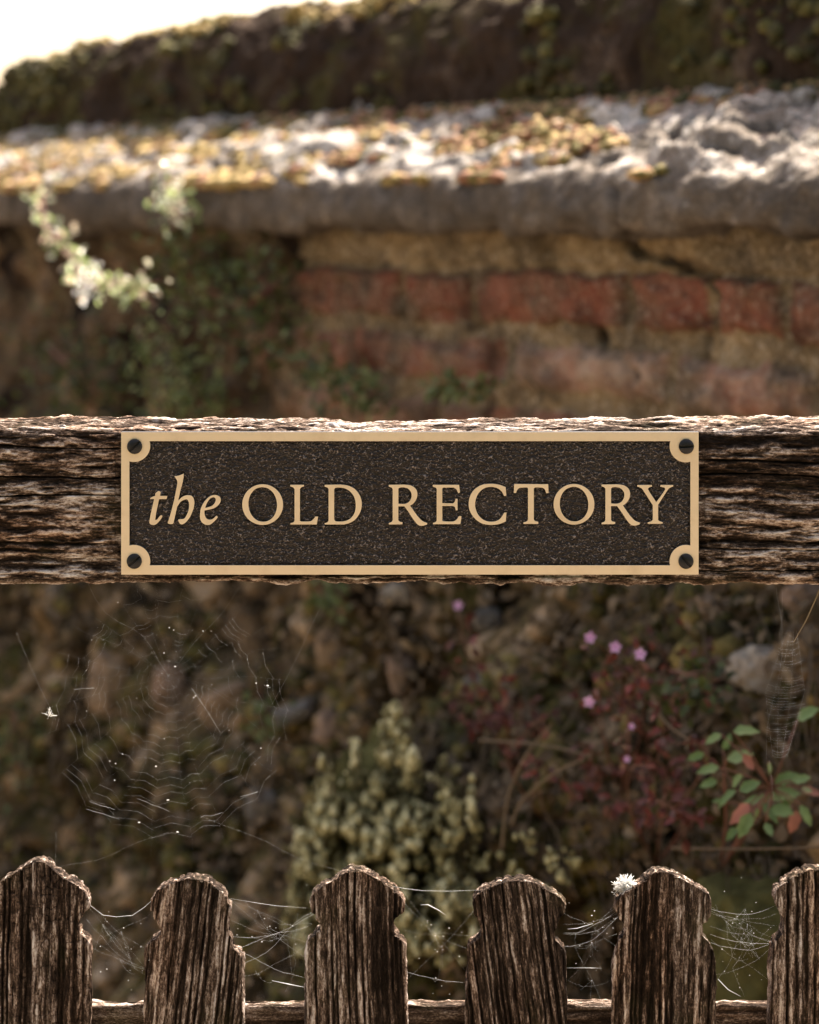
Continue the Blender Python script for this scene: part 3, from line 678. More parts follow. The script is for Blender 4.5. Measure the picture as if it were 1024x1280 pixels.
# ------------------------------------------------------------------ the gate
gate = thing('picket_gate', 'weathered grey-brown wooden gate with a heavy top rail and shaped picket tops', 'gate', (0, 1.51, GZ))
def crust(P, N, tone, d, amp=1.0, long=False):
    up = np.clip(N[..., 2], 0, 1); m_ = sm(.35, .8, up)
    x, y, z = P[..., 0], P[..., 1], P[..., 2]
    if long: c1 = fbm(x*50, y*330, z*330, o=4, seed=201); c2 = fbm(x*240, y*800, z*800, o=2, seed=202)
    else: c1 = fbm(x*300, y*260, z*300, o=4, seed=201); c2 = fbm(x*800, y*800, z*800, o=2, seed=202)
    d = d*(1-.5*m_)+m_*amp*(.0011*c1+.0003*c2)
    tone = tone*(1-m_)+m_*((.44 if long else .31)+.40*c1+.22*c2)
    return d, tone
def make_rail():
    yf, yb = 1.500, 1.548
    zt, zb = -.1378, -.2318
    loop = [(yb, zb), (yf+.003, zb), (yf, zb+.002), (yf, zt-.002), (yf+.004, zt+.0015), (yf+.022, zt+.004), (yf+.040, zt+.005), (yb, zt+.002)]
    pts = []
    steps = [.003, .0006, .00042, .00045, .0005, .00055, .0006, .003]
    for i, (a, b) in enumerate(zip(loop, loop[1:]+loop[:1])):
        a, b = np.array(a), np.array(b); k = max(1, int(np.linalg.norm(b-a)/steps[i]))
        if i == 0 or i == 7: k = 16
        for j in range(k): pts.append(a+(b-a)*j/k)
    pr = smooth_loop(np.array(pts), 4)
    xs = np.concatenate([np.linspace(-.75, -.275, 90)[:-1], np.linspace(-.275, .275, 1150), np.linspace(.275, .75, 90)[1:]])
    Xg = np.repeat(xs[:, None], len(pr), 1); Yg = np.repeat(pr[None, :, 0], len(xs), 0); Zg = np.repeat(pr[None, :, 1], len(xs), 0)
    # gently uneven top edge, as the photo shows
    px = 512+F*Xg/1.5
    edge = np.interp(px, [-200, 0, 90, 120, 175, 215, 280, 350, 400, 440, 520, 640, 700, 745, 800, 860, 1000, 1024, 1200], [-.5, -.5, -1, -2, -1, 2, 2, 1.5, 1, 5, 4, 2, 1.5, -.5, 1, 0, -1, -1, 0])/2000.
    Zg = Zg-edge*sm(-.155, -.136, Zg)
    P = np.stack([Xg, Yg, Zg], -1); N = gnormal(P, True)
    ci = int(np.argmin(np.abs(pr[:, 0]-yf)+np.abs(pr[:, 1]+.18)))
    if N[600, ci, 1] > 0: N = -N
    wz = Zg+.0022*fbm(Xg*6, Zg*20, seed=211)+.0007*fbm(Xg*35, Zg*90, seed=212)
    wy = Yg
    g0 = fbm(Xg*5, wz*120, wy*120, o=2, seed=221)       # bands of the board
    g1 = fbm(Xg*62, wz*360, wy*360, o=3, seed=222)      # flaky fibres
    g2 = fbm(Xg*300, wz*1050, wy*1050, o=2, seed=223)
    g3 = fbm(Xg*10, wz*520, wy*520, o=2, seed=228)
    big = fbm(Xg*12, wz*60, wy*40, o=2, seed=225)
    ck = 1-sm(.0, .085, np.abs(noise(Xg*4.5, wz*105, wy*105, seed=224)))
    d = .0013*g0+.0010*g1+.00045*g2-.0026*ck
    # flakes: terraces
    d += .0008*sm(-.03, .10, g1+.5*g0)+.0005*sm(-.03, .05, g3)
    tone = .425+.09*g0+.34*g1+.17*g2+.13*g3+.12*big-.34*ck
    tone = tone-.13*sm(-.150, -.144, wz)*sm(.1, -.1, N[..., 2]-.3)
    d, tone = crust(P, N, tone, d, 1.2, True)
    # eroded top edge
    m_ = sm(-.150, -.139, Zg)
    d += m_*.0012*fbm(Xg*55, Zg*200, wy*120, o=3, seed=226)
    low = sm(-.226, -.2315, Zg); d += low*.0016*(fbm(Xg*70, wz*200, seed=227)-.4)
    # keep the seat of the plaque flat enough
    P = P+N*d[..., None]
    inp = (np.abs(Xg-.00025) < .184) & (Zg < -.137) & (Zg > -.228)
    P[..., 1] = np.where(inp & (P[..., 1] < 1.4992), 1.4992, P[..., 1])
    return grid('top_rail', P, WOOD_H, gate, {'tone': np.clip(tone, 0, 1)}, closed=True, caps=True)
make_rail()
OUT = [  # top-of-picket outlines in photograph pixels: (y, left, right)
 [(1078, 40, 56), (1084, 30, 64), (1092, 18, 72), (1100, 4, 84), (1108, -4, 98), (1116, -10, 107), (1125, -12, 111), (1135, -10, 110), (1145, -4, 103), (1152, -1, 98), (1160, -2, 97), (1168, -8, 101), (1174, -16, 108), (1182, -22, 112), (1200, -23, 113), (1290, -24, 114)],
 [(1099, 232, 246), (1102, 222, 262), (1108, 208, 268), (1116, 194, 278), (1125, 189, 284), (1138, 189, 288), (1148, 193, 288), (1156, 200, 287), (1166, 202, 287), (1174, 196, 289), (1178, 186, 291), (1186, 181, 293), (1194, 181, 300), (1200, 181, 304), (1230, 180, 304), (1290, 180, 305)],
 [(1089, 436, 452), (1092, 430, 458), (1098, 422, 470), (1105, 408, 482), (1113, 396, 494), (1120, 390, 501), (1130, 388, 506), (1140, 390, 505), (1148, 396, 497), (1155, 401, 492), (1162, 401, 491), (1168, 395, 494), (1174, 387, 501), (1182, 384, 507), (1200, 383, 507), (1290, 381, 508)],
 [(1102, 635, 664), (1106, 622, 672), (1112, 607, 684), (1118, 597, 695), (1124, 592, 703), (1132, 591, 708), (1142, 593, 707), (1150, 598, 701), (1158, 603, 697), (1168, 603, 693), (1174, 598, 694), (1180, 588, 700), (1187, 583, 706), (1195, 583, 709), (1230, 583, 710), (1290, 582, 710)],
 [(1090, 820, 832), (1093, 815, 841), (1099, 808, 852), (1105, 800, 865), (1112, 790, 876), (1118, 780, 885), (1126, 771, 889), (1134, 769, 890), (1144, 772, 888), (1154, 778, 880), (1162, 783, 876), (1168, 781, 876), (1174, 775, 882), (1182, 771, 889), (1190, 770, 893), (1210, 767, 895), (1290, 766, 896)],
 [(1088, 1012, 1040), (1092, 1000, 1052), (1098, 990, 1062), (1105, 979, 1072), (1112, 971, 1080), (1122, 969, 1084), (1132, 971, 1084), (1142, 977, 1079), (1150, 981, 1073), (1160, 981, 1072), (1168, 978, 1076), (1176, 970, 1084), (1184, 966, 1088), (1210, 964, 1089), (1290, 963, 1090)]]
LAB = ['far left picket, broad and cut by the frame edge, with a knobbed right shoulder', 'second picket from the left, narrow head leaning left and a pale right edge', 'third picket from the left, under the lichen mound, with pale streaks down its right side', 'fourth picket from the left, dark with a low flat rounded head', 'fifth picket from the left, with white fluff on its left shoulder', 'rightmost picket, pale-streaked and cut by the frame edge']
def make_picket(out, idx, coarse=False):
    A = np.array(out, float)
    A = A[np.argsort(A[:, 0])]
    T = .0145; yf = 1.500
    k = 1.5/F
    # arc length rows
    ys = np.linspace(A[0, 0], 1290, 3000); l = np.interp(ys, A[:, 0], A[:, 1]); r = np.interp(ys, A[:, 0], A[:, 2])
    ker = np.hanning(31); ker /= ker.sum()
    pad = lambda q: np.concatenate([np.full(15, q[0]), q, np.full(15, q[-1])])
    l, r = np.convolve(pad(l), ker, 'valid'), np.convolve(pad(r), ker, 'valid')
    al = np.concatenate([[0], np.cumsum(np.sqrt(np.diff(ys)**2+.5*np.diff(l)**2+.5*np.diff(r)**2))])
    rows = 120 if coarse else 430
    yy = np.interp(np.linspace(0, al[-1], rows), al, ys)
    L = (np.interp(yy, ys, l)-512)*k; Rr = (np.interp(yy, ys, r)-512)*k; Z = -(yy-HZ)*k
    # continue below the frame
    zz = np.linspace(Z[-1], GZ+.12, 60)[1:]; L = np.concatenate([L, np.full(59, L[-1])]); Rr = np.concatenate([Rr, np.full(59, Rr[-1])]); Z = np.concatenate([Z, zz])
    nf = 60 if coarse else 190
    # cross-section loop: front left->right, right side, back, left side
    uf = np.linspace(0, 1, nf); us = np.linspace(0, 1, 40)[1:-1]; ub = np.linspace(1, 0, 30)
    cu = np.concatenate([uf, np.ones(38), ub, np.zeros(38)]); cv = np.concatenate([np.zeros(nf), us, np.ones(30), us[::-1]])
    cu2 = smooth_loop(np.stack([cu*3, cv], -1), 2); cu, cv = cu2[:, 0]/3, cu2[:, 1]
    Xg = L[:, None]+(Rr-L)[:, None]*cu[None]; Yg = yf+T*np.repeat(cv[None], len(L), 0); Zg = np.repeat(Z[:, None], len(cu), 1)
    # round the front/back arrises and shrink toward the very top
    P = np.stack([Xg, Yg, Zg], -1)
    # close the top: first rows drawn in
    capn = 6
    c0 = P[0].mean(0)
    top = [c0+(P[0]-c0)*f_ + np.array([0, 0, .0012*(1-f_)]) for f_ in np.linspace(.02, .9, capn)]
    P = np.concatenate([np.array(top), P]); 
    N = gnormal(P, True)
    if N[len(P)//2, nf//2, 1] > 0: N = -N
    x, y, z = P[..., 0], P[..., 1], P[..., 2]
    sd = 300+idx*20
    lean = [-.02, -.10, .02, .13, -.04, .0][idx % 6]
    xw = x+lean*(z+.45)+.0016*fbm(x*14, z*9, seed=sd)+.00025*fbm(x*90, z*90, seed=sd+1)
    fr = [640, 680, 660, 720, 690, 640][idx % 6]
    g0 = noise(xw*fr, z*6, y*60, seed=sd+2); g1 = fbm(xw*260, z*5, y*100, o=2, seed=sd+3); g2 = fbm(xw*1000, z*190, y*500, o=2, seed=sd+4)
    groove = sm(.05, .75, -g0)
    pat = fbm(xw*600, z*50, y*60, o=3, seed=sd+5); big = fbm(xw*60, z*22, seed=sd+6)
    d = .0007*g0+.0007*g1+.00025*g2-.0013*groove
    fine = 1-sm(0, .10, np.abs(noise(xw*430, z*9, seed=sd+12)))
    d = d-.0007*fine
    tone = .405+.13*g0+.06*g1+.14*g2+.27*np.clip(pat, -.35, 1)+.09*big-.17*groove-.16*fine
    if idx == 3: tone = tone-.07
    if idx in (1, 5): tone = tone+.06
    if idx == 0:
        cc = 1-sm(.0, .12, np.abs(noise(xw*380, z*240, y*100, seed=sd+9))); tone -= .2*cc; d -= .0005*cc
    d, tone = crust(P, N, tone, d, .30)
    m_ = sm(.25, .7, N[..., 2]); c3 = fbm(x*420, y*420, z*420, o=3, seed=sd+7); d = d+m_*.00035*c3
    edge = (1-sm(.2, .8, np.abs(N[..., 1])))
    d = d+edge*.0006*fbm(x*100, y*200, z*330, o=3, seed=sd+8)
    P = P+N*d[..., None]
    o = grid('picket', P, WOOD_V, gate, {'tone': np.clip(tone, 0, 1)}, closed=True, caps=True)
    return o
for i, o_ in enumerate(OUT):
    p = make_picket(o_, i); p['label'] = LAB[i]
for j, (src, sh) in enumerate([(2, -780), (3, -390-390+200), (1, 965), (2, 965-5)]):
    sft = [-625, -815, 980, 968][j]
    make_picket([(a, b+sft, c+sft) for a, b, c in OUT[src]], src, True)
# second rail, behind the pickets
def make_low():
    yf, yb = 1.5165, 1.5275; zt, zb = -(1254-HZ)/F*1.5215, -(1254-HZ)/F*1.5215-.085
    a = []
    lp = [(yb, zb), (yf, zb), (yf, zt), (yb, zt)]
    for i, (p, q) in enumerate(zip(lp, lp[1:]+lp[:1])):
        p, q = np.array(p), np.array(q); k = [12, 110, 30, 12][i]
        for j in range(k): a.append(p+(q-p)*j/k)
    pr = smooth_loop(np.array(a), 3); xs = np.concatenate([np.linspace(-.75, -.275, 60)[:-1], np.linspace(-.275, .275, 800), np.linspace(.275, .75, 60)[1:]])
    Xg = np.repeat(xs[:, None], len(pr), 1); Yg = np.repeat(pr[None, :, 0], len(xs), 0); Zg = np.repeat(pr[None, :, 1], len(xs), 0)
    P = np.stack([Xg, Yg, Zg], -1); N = gnormal(P, True)
    if N[400, 60, 1] > 0: N = -N
    g0 = fbm(Xg*8, Zg*160, Yg*100, o=2, seed=401); g1 = fbm(Xg*40, Zg*420, Yg*300, o=3, seed=402)
    d = .001*g0+.0008*g1; tone = .34+.12*g0+.22*g1
    d, tone = crust(P, N, tone, d, 1.0, True); d += sm(.3, .8, N[..., 2])*.0012*fbm(Xg*60, Yg*60, seed=403)
    grid('lower_rail', P+N*d[..., None], WOOD_H, gate, {'tone': np.clip(tone, 0, 1)}, closed=True, caps=True)
make_low()

# ------------------------------------------------------------------ the plaque
YP = 1.4935                                        # front plane of the brass
K = YP/F
def pp(px, py): return ((px-512)*K, -(py-HZ)*K)
plq = thing('name_plaque', 'dark bronze plaque with brass border reading the OLD RECTORY, screwed to the top rail', 'plaque', (pp(512, 629)[0], YP+.005, pp(512, 629)[1]))
def expand(pts, nsub=7):
    """pts: (x, y) smooth or (x, y, 1) corner, closed."""
    n_ = len(pts); out = []
    for i in range(n_):
        p0, p1, p2, p3 = pts[i-1], pts[i], pts[(i+1) % n_], pts[(i+2) % n_]
        c1, c2 = len(p1) > 2, len(p2) > 2
        a0, a1, a2, a3 = (np.array(q[:2], float) for q in (p0, p1, p2, p3))
        if c1 and c2: out.append(a1); continue
        m1 = (a2-a0)/2 if not c1 else (a2-a1)*.8
        m2 = (a3-a1)/2 if not c2 else (a2-a1)*.8
        ln = np.linalg.norm(a2-a1)
        for m__ in (m1, m2):
            q = np.linalg.norm(m__)
            if q > ln*1.1: m__ *= ln*1.1/q
        for k in range(nsub):
            t = k/nsub; h00 = 2*t**3-3*t*t+1; h10 = t**3-2*t*t+t; h01 = -2*t**3+3*t*t; h11 = t**3-t*t
            out.append(h00*a1+h10*m1+h01*a2+h11*m2)
    return out
def ell(cx, cy, rx, ry, tilt=0, n_=64, pw=2.0):
    out = []
    for k in range(n_):
        a = 2*math.pi*k/n_; x, y = math.cos(a), math.sin(a)
        x, y = np.sign(x)*abs(x)**(2/pw)*rx, np.sign(y)*abs(y)**(2/pw)*ry
        out.append((cx+x*math.cos(tilt)-y*math.sin(tilt), cy+x*math.sin(tilt)+y*math.cos(tilt)))
    return out
def relief(name, loops, depth, mats, parent, bev=.00022):
    """loops in photograph pixels; front at YP, going depth back"""
    cu = bpy.data.curves.new(name, 'CURVE'); cu.dimensions = '2D'; cu.fill_mode = 'BOTH'
    for lp in loops:
        sp = cu.splines.new('POLY'); sp.points.add(len(lp)-1); sp.use_cyclic_u = True
        for q, (x, y) in zip(sp.points, lp): X_, Z_ = pp(x, y); q.co = (X_, Z_, 0, 1)
    cu.extrude = depth/2-bev; cu.bevel_depth = bev; cu.bevel_resolution = 1; cu.offset = -bev
    tmp = bpy.data.objects.new('tmp', cu); col.objects.link(tmp)
    dg = bpy.context.evaluated_depsgraph_get(); me = bpy.data.meshes.new_from_object(tmp.evaluated_get(dg))
    bpy.data.objects.remove(tmp); bpy.data.curves.remove(cu)
    me.name = name
    n_ = len(me.vertices); co = np.zeros(n_*3, np.float32); me.vertices.foreach_get('co', co); co = co.reshape(-1, 3)
    co = np.stack([co[:, 0], YP+depth/2-co[:, 2], co[:, 1]], -1); me.vertices.foreach_set('co', co.ravel())
    me.update(); me.materials.clear()
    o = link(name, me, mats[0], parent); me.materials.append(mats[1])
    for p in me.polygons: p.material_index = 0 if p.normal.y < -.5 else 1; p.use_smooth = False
    return o
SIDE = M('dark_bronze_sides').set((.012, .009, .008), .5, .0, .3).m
DEP = .0021
# border with four rounded screw lobes
def arc(cx, cy, r, a0, a1, n_=18): return [(cx+r*math.cos(math.radians(a0+(a1-a0)*k/n_)), cy+r*math.sin(math.radians(a0+(a1-a0)*k/n_))) for k in range(n_+1)]
xl, xr, yt, yb = 151.5, 873.5, 540.0, 718.3
il, ir, it, ib = 162, 863, 551.5, 706.5
rl = 20.5
outer = [(xl, yt), (xr, yt), (xr, yb), (xl, yb)]
c1, c2, c3, c4 = (167.5, 557), (857.5, 557.5), (857.5, 701.5), (167.5, 701.5)
def a_at(dy): return math.degrees(math.asin(max(-1, min(1, dy/rl))))
inner = []
a = a_at(it-c1[1]); b = math.degrees(math.acos((il-c1[0])/rl)); inner += arc(*c1, rl, a, b)[::-1]          # from left edge round to top edge
a = 180-a_at(it-c2[1]); b = math.degrees(math.acos((ir-c2[0])/rl)); inner += arc(*c2, rl, a, b)
a = -math.degrees(math.acos((ir-c3[0])/rl)); b = -180-(-a_at(ib-c3[1])) if False else -(180-a_at(c3[1]-ib)) if False else None
def circ_pts(c, start, end, n_=18):
    a0 = math.atan2(start[1]-c[1], start[0]-c[0]); a1 = math.atan2(end[1]-c[1], end[0]-c[0])
    # go the short way round the inner side (through the centre of the plaque)
    mid = math.atan2(629-c[1], 512-c[0])
    def norm(x): return (x-mid+math.pi) % (2*math.pi)-math.pi
    a0, a1 = norm(a0), norm(a1)
    return [(c[0]+rl*math.cos(mid+a0+(a1-a0)*k/n_), c[1]+rl*math.sin(mid+a0+(a1-a0)*k/n_)) for k in range(n_+1)]
def onc_y(c, y, sx): return (c[0]+sx*math.sqrt(rl*rl-(y-c[1])**2), y)
def onc_x(c, x, sy): return (x, c[1]+sy*math.sqrt(rl*rl-(x-c[0])**2))
inner = circ_pts(c1, onc_x(c1, il, 1), onc_y(c1, it, 1))+circ_pts(c2, onc_y(c2, it, -1), onc_x(c2, ir, 1))+circ_pts(c3, onc_x(c3, ir, -1), onc_y(c3, ib, -1))+circ_pts(c4, onc_y(c4, ib, 1), onc_x(c4, il, -1))
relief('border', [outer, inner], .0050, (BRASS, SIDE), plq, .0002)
# recessed field
x0, z0 = pp(il-4, it-4); x1, z1 = pp(ir+4, ib+4)
Xg, Zg = np.meshgrid(np.linspace(x0, x1, 1500), np.linspace(z0, z1, 400))
wq = .0006*fbm(Xg*900, Zg*900, seed=503)
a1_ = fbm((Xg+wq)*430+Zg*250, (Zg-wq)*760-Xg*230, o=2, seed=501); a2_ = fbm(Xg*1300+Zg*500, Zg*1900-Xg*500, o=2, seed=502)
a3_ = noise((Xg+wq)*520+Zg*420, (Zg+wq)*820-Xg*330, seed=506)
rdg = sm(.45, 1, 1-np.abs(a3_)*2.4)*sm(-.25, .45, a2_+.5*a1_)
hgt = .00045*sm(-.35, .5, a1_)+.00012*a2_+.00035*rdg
grid('field', np.stack([Xg, YP+DEP-hgt*1.35, Zg], -1), RECESS, plq, {'painted_glint': rdg}, flip=True)  # ridge lines double as the mask of the painted glints
mb = MB()
x0, z0 = pp(il-6, it-6); x1, z1 = pp(ir+6, ib+6)
vs = [(x, y, z) for x in (x0, x1) for y in (YP+.0030, YP+.0048) for z in (z0, z1)]
mb.add(vs, [(0, 1, 3, 2), (4, 6, 7, 5), (0, 4, 5, 1), (2, 3, 7, 6), (0, 2, 6, 4), (1, 5, 7, 3)], 0)
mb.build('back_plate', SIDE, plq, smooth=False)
c = 1
G = {
 't': (180, 580, [[(148, 375), (185, 346), (214, 360), (207, 406, c), (300, 408, c), (290, 450, c), (195, 450, c), (165, 590), (148, 690), (150, 716), (172, 706), (198, 670), (222, 655), (237, 668), (222, 700), (185, 745), (148, 776), (105, 780), (72, 758), (72, 715), (100, 580), (130, 450, c), (80, 447, c), (86, 430), (145, 405, c)]]),
 'h': (180, 580, [[(388, 155, c), (450, 146), (514, 120, c), (500, 215), (468, 340), (440, 468, c), (495, 418), (560, 398), (618, 412), (645, 470), (638, 560), (600, 660), (548, 735), (500, 770), (466, 768), (446, 740), (440, 712), (465, 704), (512, 700), (545, 655), (573, 580), (577, 500), (553, 455), (510, 460), (465, 490), (427, 545, c), (405, 640), (378, 755), (365, 768), (335, 770), (305, 758), (308, 740), (345, 620), (390, 440), (428, 235), (415, 195)]]),
 'e': (180, 580, [[(717, 640), (735, 550), (790, 460), (860, 405), (930, 398), (975, 425), (983, 475), (950, 530), (880, 572), (776, 596, c), (778, 645), (800, 695), (840, 712), (885, 700), (928, 662), (944, 683), (900, 735), (850, 775), (795, 779), (745, 750), (720, 700)], [(785, 562, c), (808, 500), (850, 442), (893, 426), (918, 448), (910, 490), (870, 535)]]),
 'O': (296, 590, None),
 'L': (296, 590, [[(685, 163, c), (862, 163, c), (862, 184, c), (825, 198), (810, 220, c), (810, 622, c), (825, 632), (940, 630), (975, 610), (1008, 568, c), (1043, 570, c), (1026, 672, c), (687, 672, c), (687, 655, c), (728, 640), (740, 618, c), (740, 222, c), (722, 198), (685, 185, c)]]),
 'D': (380, 590, [[(265, 163, c), (470, 160, c), (570, 175), (660, 225), (720, 310), (742, 410), (722, 510), (665, 600), (590, 650), (510, 672, c), (265, 672, c), (265, 655, c), (300, 642), (315, 620, c), (315, 218, c), (300, 200), (265, 187, c)], [(388, 225, c), (402, 204), (450, 199), (530, 212), (600, 258), (648, 335), (663, 425), (648, 520), (600, 590), (530, 626), (450, 634), (405, 628), (388, 605, c)]]),
 'R': (480, 590, [[(62, 163, c), (260, 160, c), (345, 172), (408, 215), (430, 280), (415, 350), (375, 405), (338, 430, c), (395, 515), (450, 585), (500, 630), (556, 651, c), (552, 674, c), (490, 689), (440, 678), (390, 625), (320, 520), (262, 440, c), (186, 440, c), (186, 615, c), (200, 632), (240, 644, c), (237, 670, c), (62, 672, c), (62, 652, c), (98, 638), (112, 618, c), (112, 218, c), (98, 200), (62, 187, c)], [(186, 215, c), (205, 200), (255, 197), (310, 215), (348, 262), (352, 320), (325, 375), (280, 404), (225, 408), (186, 404, c)]]),
 'E': (480, 590, [[(625, 163, c), (963, 163, c), (975, 262, c), (950, 272, c), (930, 225), (895, 200, c), (760, 200), (748, 215, c), (748, 397, c), (885, 400, c), (905, 380), (917, 342, c), (943, 342, c), (943, 490, c), (920, 492, c), (908, 450), (885, 436, c), (748, 436, c), (748, 620, c), (760, 630), (880, 632), (925, 612), (962, 562, c), (993, 565, c), (980, 668, c), (627, 668, c), (627, 652, c), (662, 638), (675, 618, c), (675, 218, c), (662, 200), (625, 187, c)]]),
 'C': (560, 590, [[(740, 192, c), (749, 303, c), (720, 308, c), (690, 252), (630, 207), (550, 191), (460, 212), (385, 285), (350, 395), (365, 500), (420, 585), (500, 629), (590, 633), (655, 608), (695, 562), (720, 518, c), (750, 518, c), (742, 632, c), (660, 665), (550, 678), (430, 656), (330, 580), (272, 470), (272, 345), (325, 238), (420, 170), (530, 150), (640, 158)]]),
 'T': (630, 590, [[(133, 152, c), (568, 155, c), (572, 268, c), (543, 272, c), (522, 222), (488, 201), (400, 199), (384, 212, c), (384, 605, c), (398, 624), (441, 637, c), (440, 665, c), (250, 665, c), (250, 645, c), (292, 630), (308, 608, c), (308, 212, c), (296, 199), (205, 203), (175, 225), (154, 270, c), (125, 268, c)]]),
 'Y': (750, 590, [[(478, 165, c), (665, 165, c), (668, 185, c), (628, 200), (618, 225), (722, 385, c), (832, 228), (828, 204), (772, 187, c), (775, 165, c), (941, 165, c), (938, 185, c), (888, 208), (850, 258), (746, 420, c), (746, 610, c), (760, 627), (804, 640, c), (803, 663, c), (612, 663, c), (612, 645, c), (660, 628), (676, 608, c), (676, 425, c), (560, 245), (530, 208), (478, 187, c)]]),
}
def glyph(ch, dx=0.0, dy=0.0, lab=''):
    ox, oy, loops = G[ch]
    if ch == 'O':
        lps = [ell(332, 417, 262, 261, 0, 80), ell(333, 415, 182, 221, math.radians(-5), 80, 2.05)]
    else: lps = [expand(l_) for l_ in loops]
    lps = [[(ox+dx+x/10.24, oy+dy+y/10.24) for x, y in l_] for l_ in lps]
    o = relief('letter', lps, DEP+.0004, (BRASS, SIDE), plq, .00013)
    o['label'] = lab
for ch, dx, dy, lab in [('t', 0, 0, 'italic letter t'), ('h', 0, 0, 'italic letter h'), ('e', 0, 0, 'italic letter e'), ('O', 0, 0, 'capital O of OLD'), ('L', 0, 0, 'capital L of OLD'), ('D', 0, 0, 'capital D of OLD'),
                        ('R', 0, 0, 'capital R that begins RECTORY'), ('E', 0, 0, 'capital E'), ('C', 0, 0, 'capital C'), ('T', 0, 0, 'capital T'), ('O', 389.2, -.4, 'capital O of RECTORY'), ('R', 265.9, -.3, 'second capital R of RECTORY'), ('Y', 0, 0, 'capital Y')]:
    glyph(ch, dx, dy, lab)
# dome-headed slotted screws
for cx, cy, rot, lab in [(168.5, 558, .75, 'upper left screw'), (858, 558, .05, 'upper right screw'), (168, 701.5, .7, 'lower left screw'), (857.5, 701.5, -.85, 'lower right screw')]:
    X_, Z_ = pp(cx, cy); R_ = .0047
    rr = np.concatenate([np.linspace(0, 1, 40)[1:], [1.0, 1.0]]); th = np.linspace(0, 2*math.pi, 97)[:-1]
    H = .0020*np.sqrt(np.clip(1-(rr*.97)**2, 0, 1))+.0004; H[-2] = .0002; H[-1] = -.001
    Rg, Tg = np.meshgrid(rr, th, indexing='ij'); Hg = np.repeat(H[:, None], 96, 1)
    x_ = Rg*np.cos(Tg)*R_; z_ = Rg*np.sin(Tg)*R_
    dst = np.abs(-x_*math.sin(rot)+z_*math.cos(rot)); slot = 1-sm(.00045, .00065, dst); Hg = np.where(Rg < .999, Hg-np.minimum(slot*.0016, np.maximum(Hg-.0002, 0)), Hg)
    P = np.stack([X_+x_, YP-Hg, Z_+z_], -1)
    cap = np.repeat(P[0].mean(0)[None, None], 96, 1); P = np.concatenate([cap, P])
    o = grid('screw', P, SCREW, plq, closed=True); o['label'] = lab

# ------------------------------------------------------------------ cobwebs
def jit(rng, p, a): return Vector(p)+Vector((rng.gauss(0, a), rng.gauss(0, a), rng.gauss(0, a)))
def thread(mb, a, b, r, rng, sag=.002, n_=8):
    a, b = Vector(a), Vector(b); pts = []; wv = Vector((rng.gauss(0, 1), rng.gauss(0, 1), rng.gauss(0, 1)))*(a-b).length*.035; ph = rng.uniform(.5, 1.5)
    for k in range(n_+1):
        u = k/n_; p = a.lerp(b, u); p.z -= sag*4*u*(1-u); pts.append(jit(rng, p+wv*math.sin(math.pi*u)*math.sin(2*math.pi*u*ph), .00012))
    mb.tube(pts, r, 3, 0)
def orb(mb, hub, ax, ay, nrad, rings, spacing, rng, sector=None, r=.00004, stretch=1.0):
    """ax, ay: world unit vectors of the web plane; ring radius grows by spacing"""
    angs = [2*math.pi*(k+rng.uniform(-.2, .2))/nrad for k in range(nrad)]
    def R_(a, k):
        f_ = 1+stretch*max(0, -math.sin(a))-.25*max(0, math.sin(a)); return (k*spacing+.006)*f_
    def P_(a, rad): return Vector(hub)+ax*(math.cos(a)*rad)+ay*(math.sin(a)*rad)
    for a in angs: thread(mb, hub, P_(a, R_(a, rings+1.5)), r*.35, rng, .0004, 10)
    for k in range(rings):
        for i in range(nrad):
            a, b = angs[i], angs[(i+1) % nrad]
            if b < a: b += 2*math.pi
            low = .5-.5*math.sin((a+b)/2)
            if rng.random() < .10+.75*(1-low)**.7+.15*(math.cos((a+b)/2) > .3): continue
            ra, rb = R_(a, k)*(1+rng.gauss(0, .006)), R_(b, k)*(1+rng.gauss(0, .006))
            p, q = P_(a, ra), P_(b, rb); mid = (p+q)/2+(Vector(hub)-(p+q)/2)*.03
            mb.tube([p, mid, q], r*rng.uniform(.6, 1.25), 3, 0)
rng = random.Random(3)
X1, Z1 = Vector((1, 0, 0)), Vector((0, 0, 1))
hub = gp(211, 845, 1.53)
w1 = thing('spider_web', 'large fine orb web hanging under the left part of the rail', 'spider web', tuple(hub))
mb = MB(); orb(mb, hub, X1, Z1, 26, 19, .0035, rng, stretch=.50, r=.000014)
for a_, b_ in [((211, 845), (110, 730)), ((211, 845), (300, 732)), ((70, 900), (20, 790)), ((340, 880), (400, 760)), ((212, 1040), (68, 1085)), ((250, 1020), (450, 1095)), ((70, 1090), (70, 1040))]:
    thread(mb, gp(*a_, 1.53), gp(*b_, 1.53), .000013, rng, .002)
for a_, b_ in [((112, 1002), (143, 1012)), ((172, 998), (212, 1014)), ((108, 1011), (150, 1024)), ((330, 856), (338, 860)), ((300, 996), (322, 990)), ((250, 1022), (278, 1016)), ((92, 862), (118, 860)), ((240, 860), (275, 915))]:
    thread(mb, gp(*a_, 1.53), gp(*b_, 1.53), .00004, rng, .0001, 4)
mb.build('threads', SILK, w1)
mb = MB(); nr_ = np.random.default_rng(4)
for i in range(42):
    a = rng.uniform(0, 6.28); rad = rng.uniform(8, 150); p = gp(211+rad*math.cos(a)*.9, 870+rad*math.sin(a), 1.5295)
    mb.blob(p, rng.choice([.00012, .00016, .00022, .00035]), nr_, (1.2, 1, 1), 0, .5)
for (x, y) in [(219, 833), (222, 1040), (174, 1028), (210, 1000), (335, 857), (195, 958)]: mb.blob(gp(x, y, 1.529), .00055, nr_, (1.5, .7, .7), 0, .6)
mb.build('specks', FLUFF, w1)['kind'] = 'stuff'
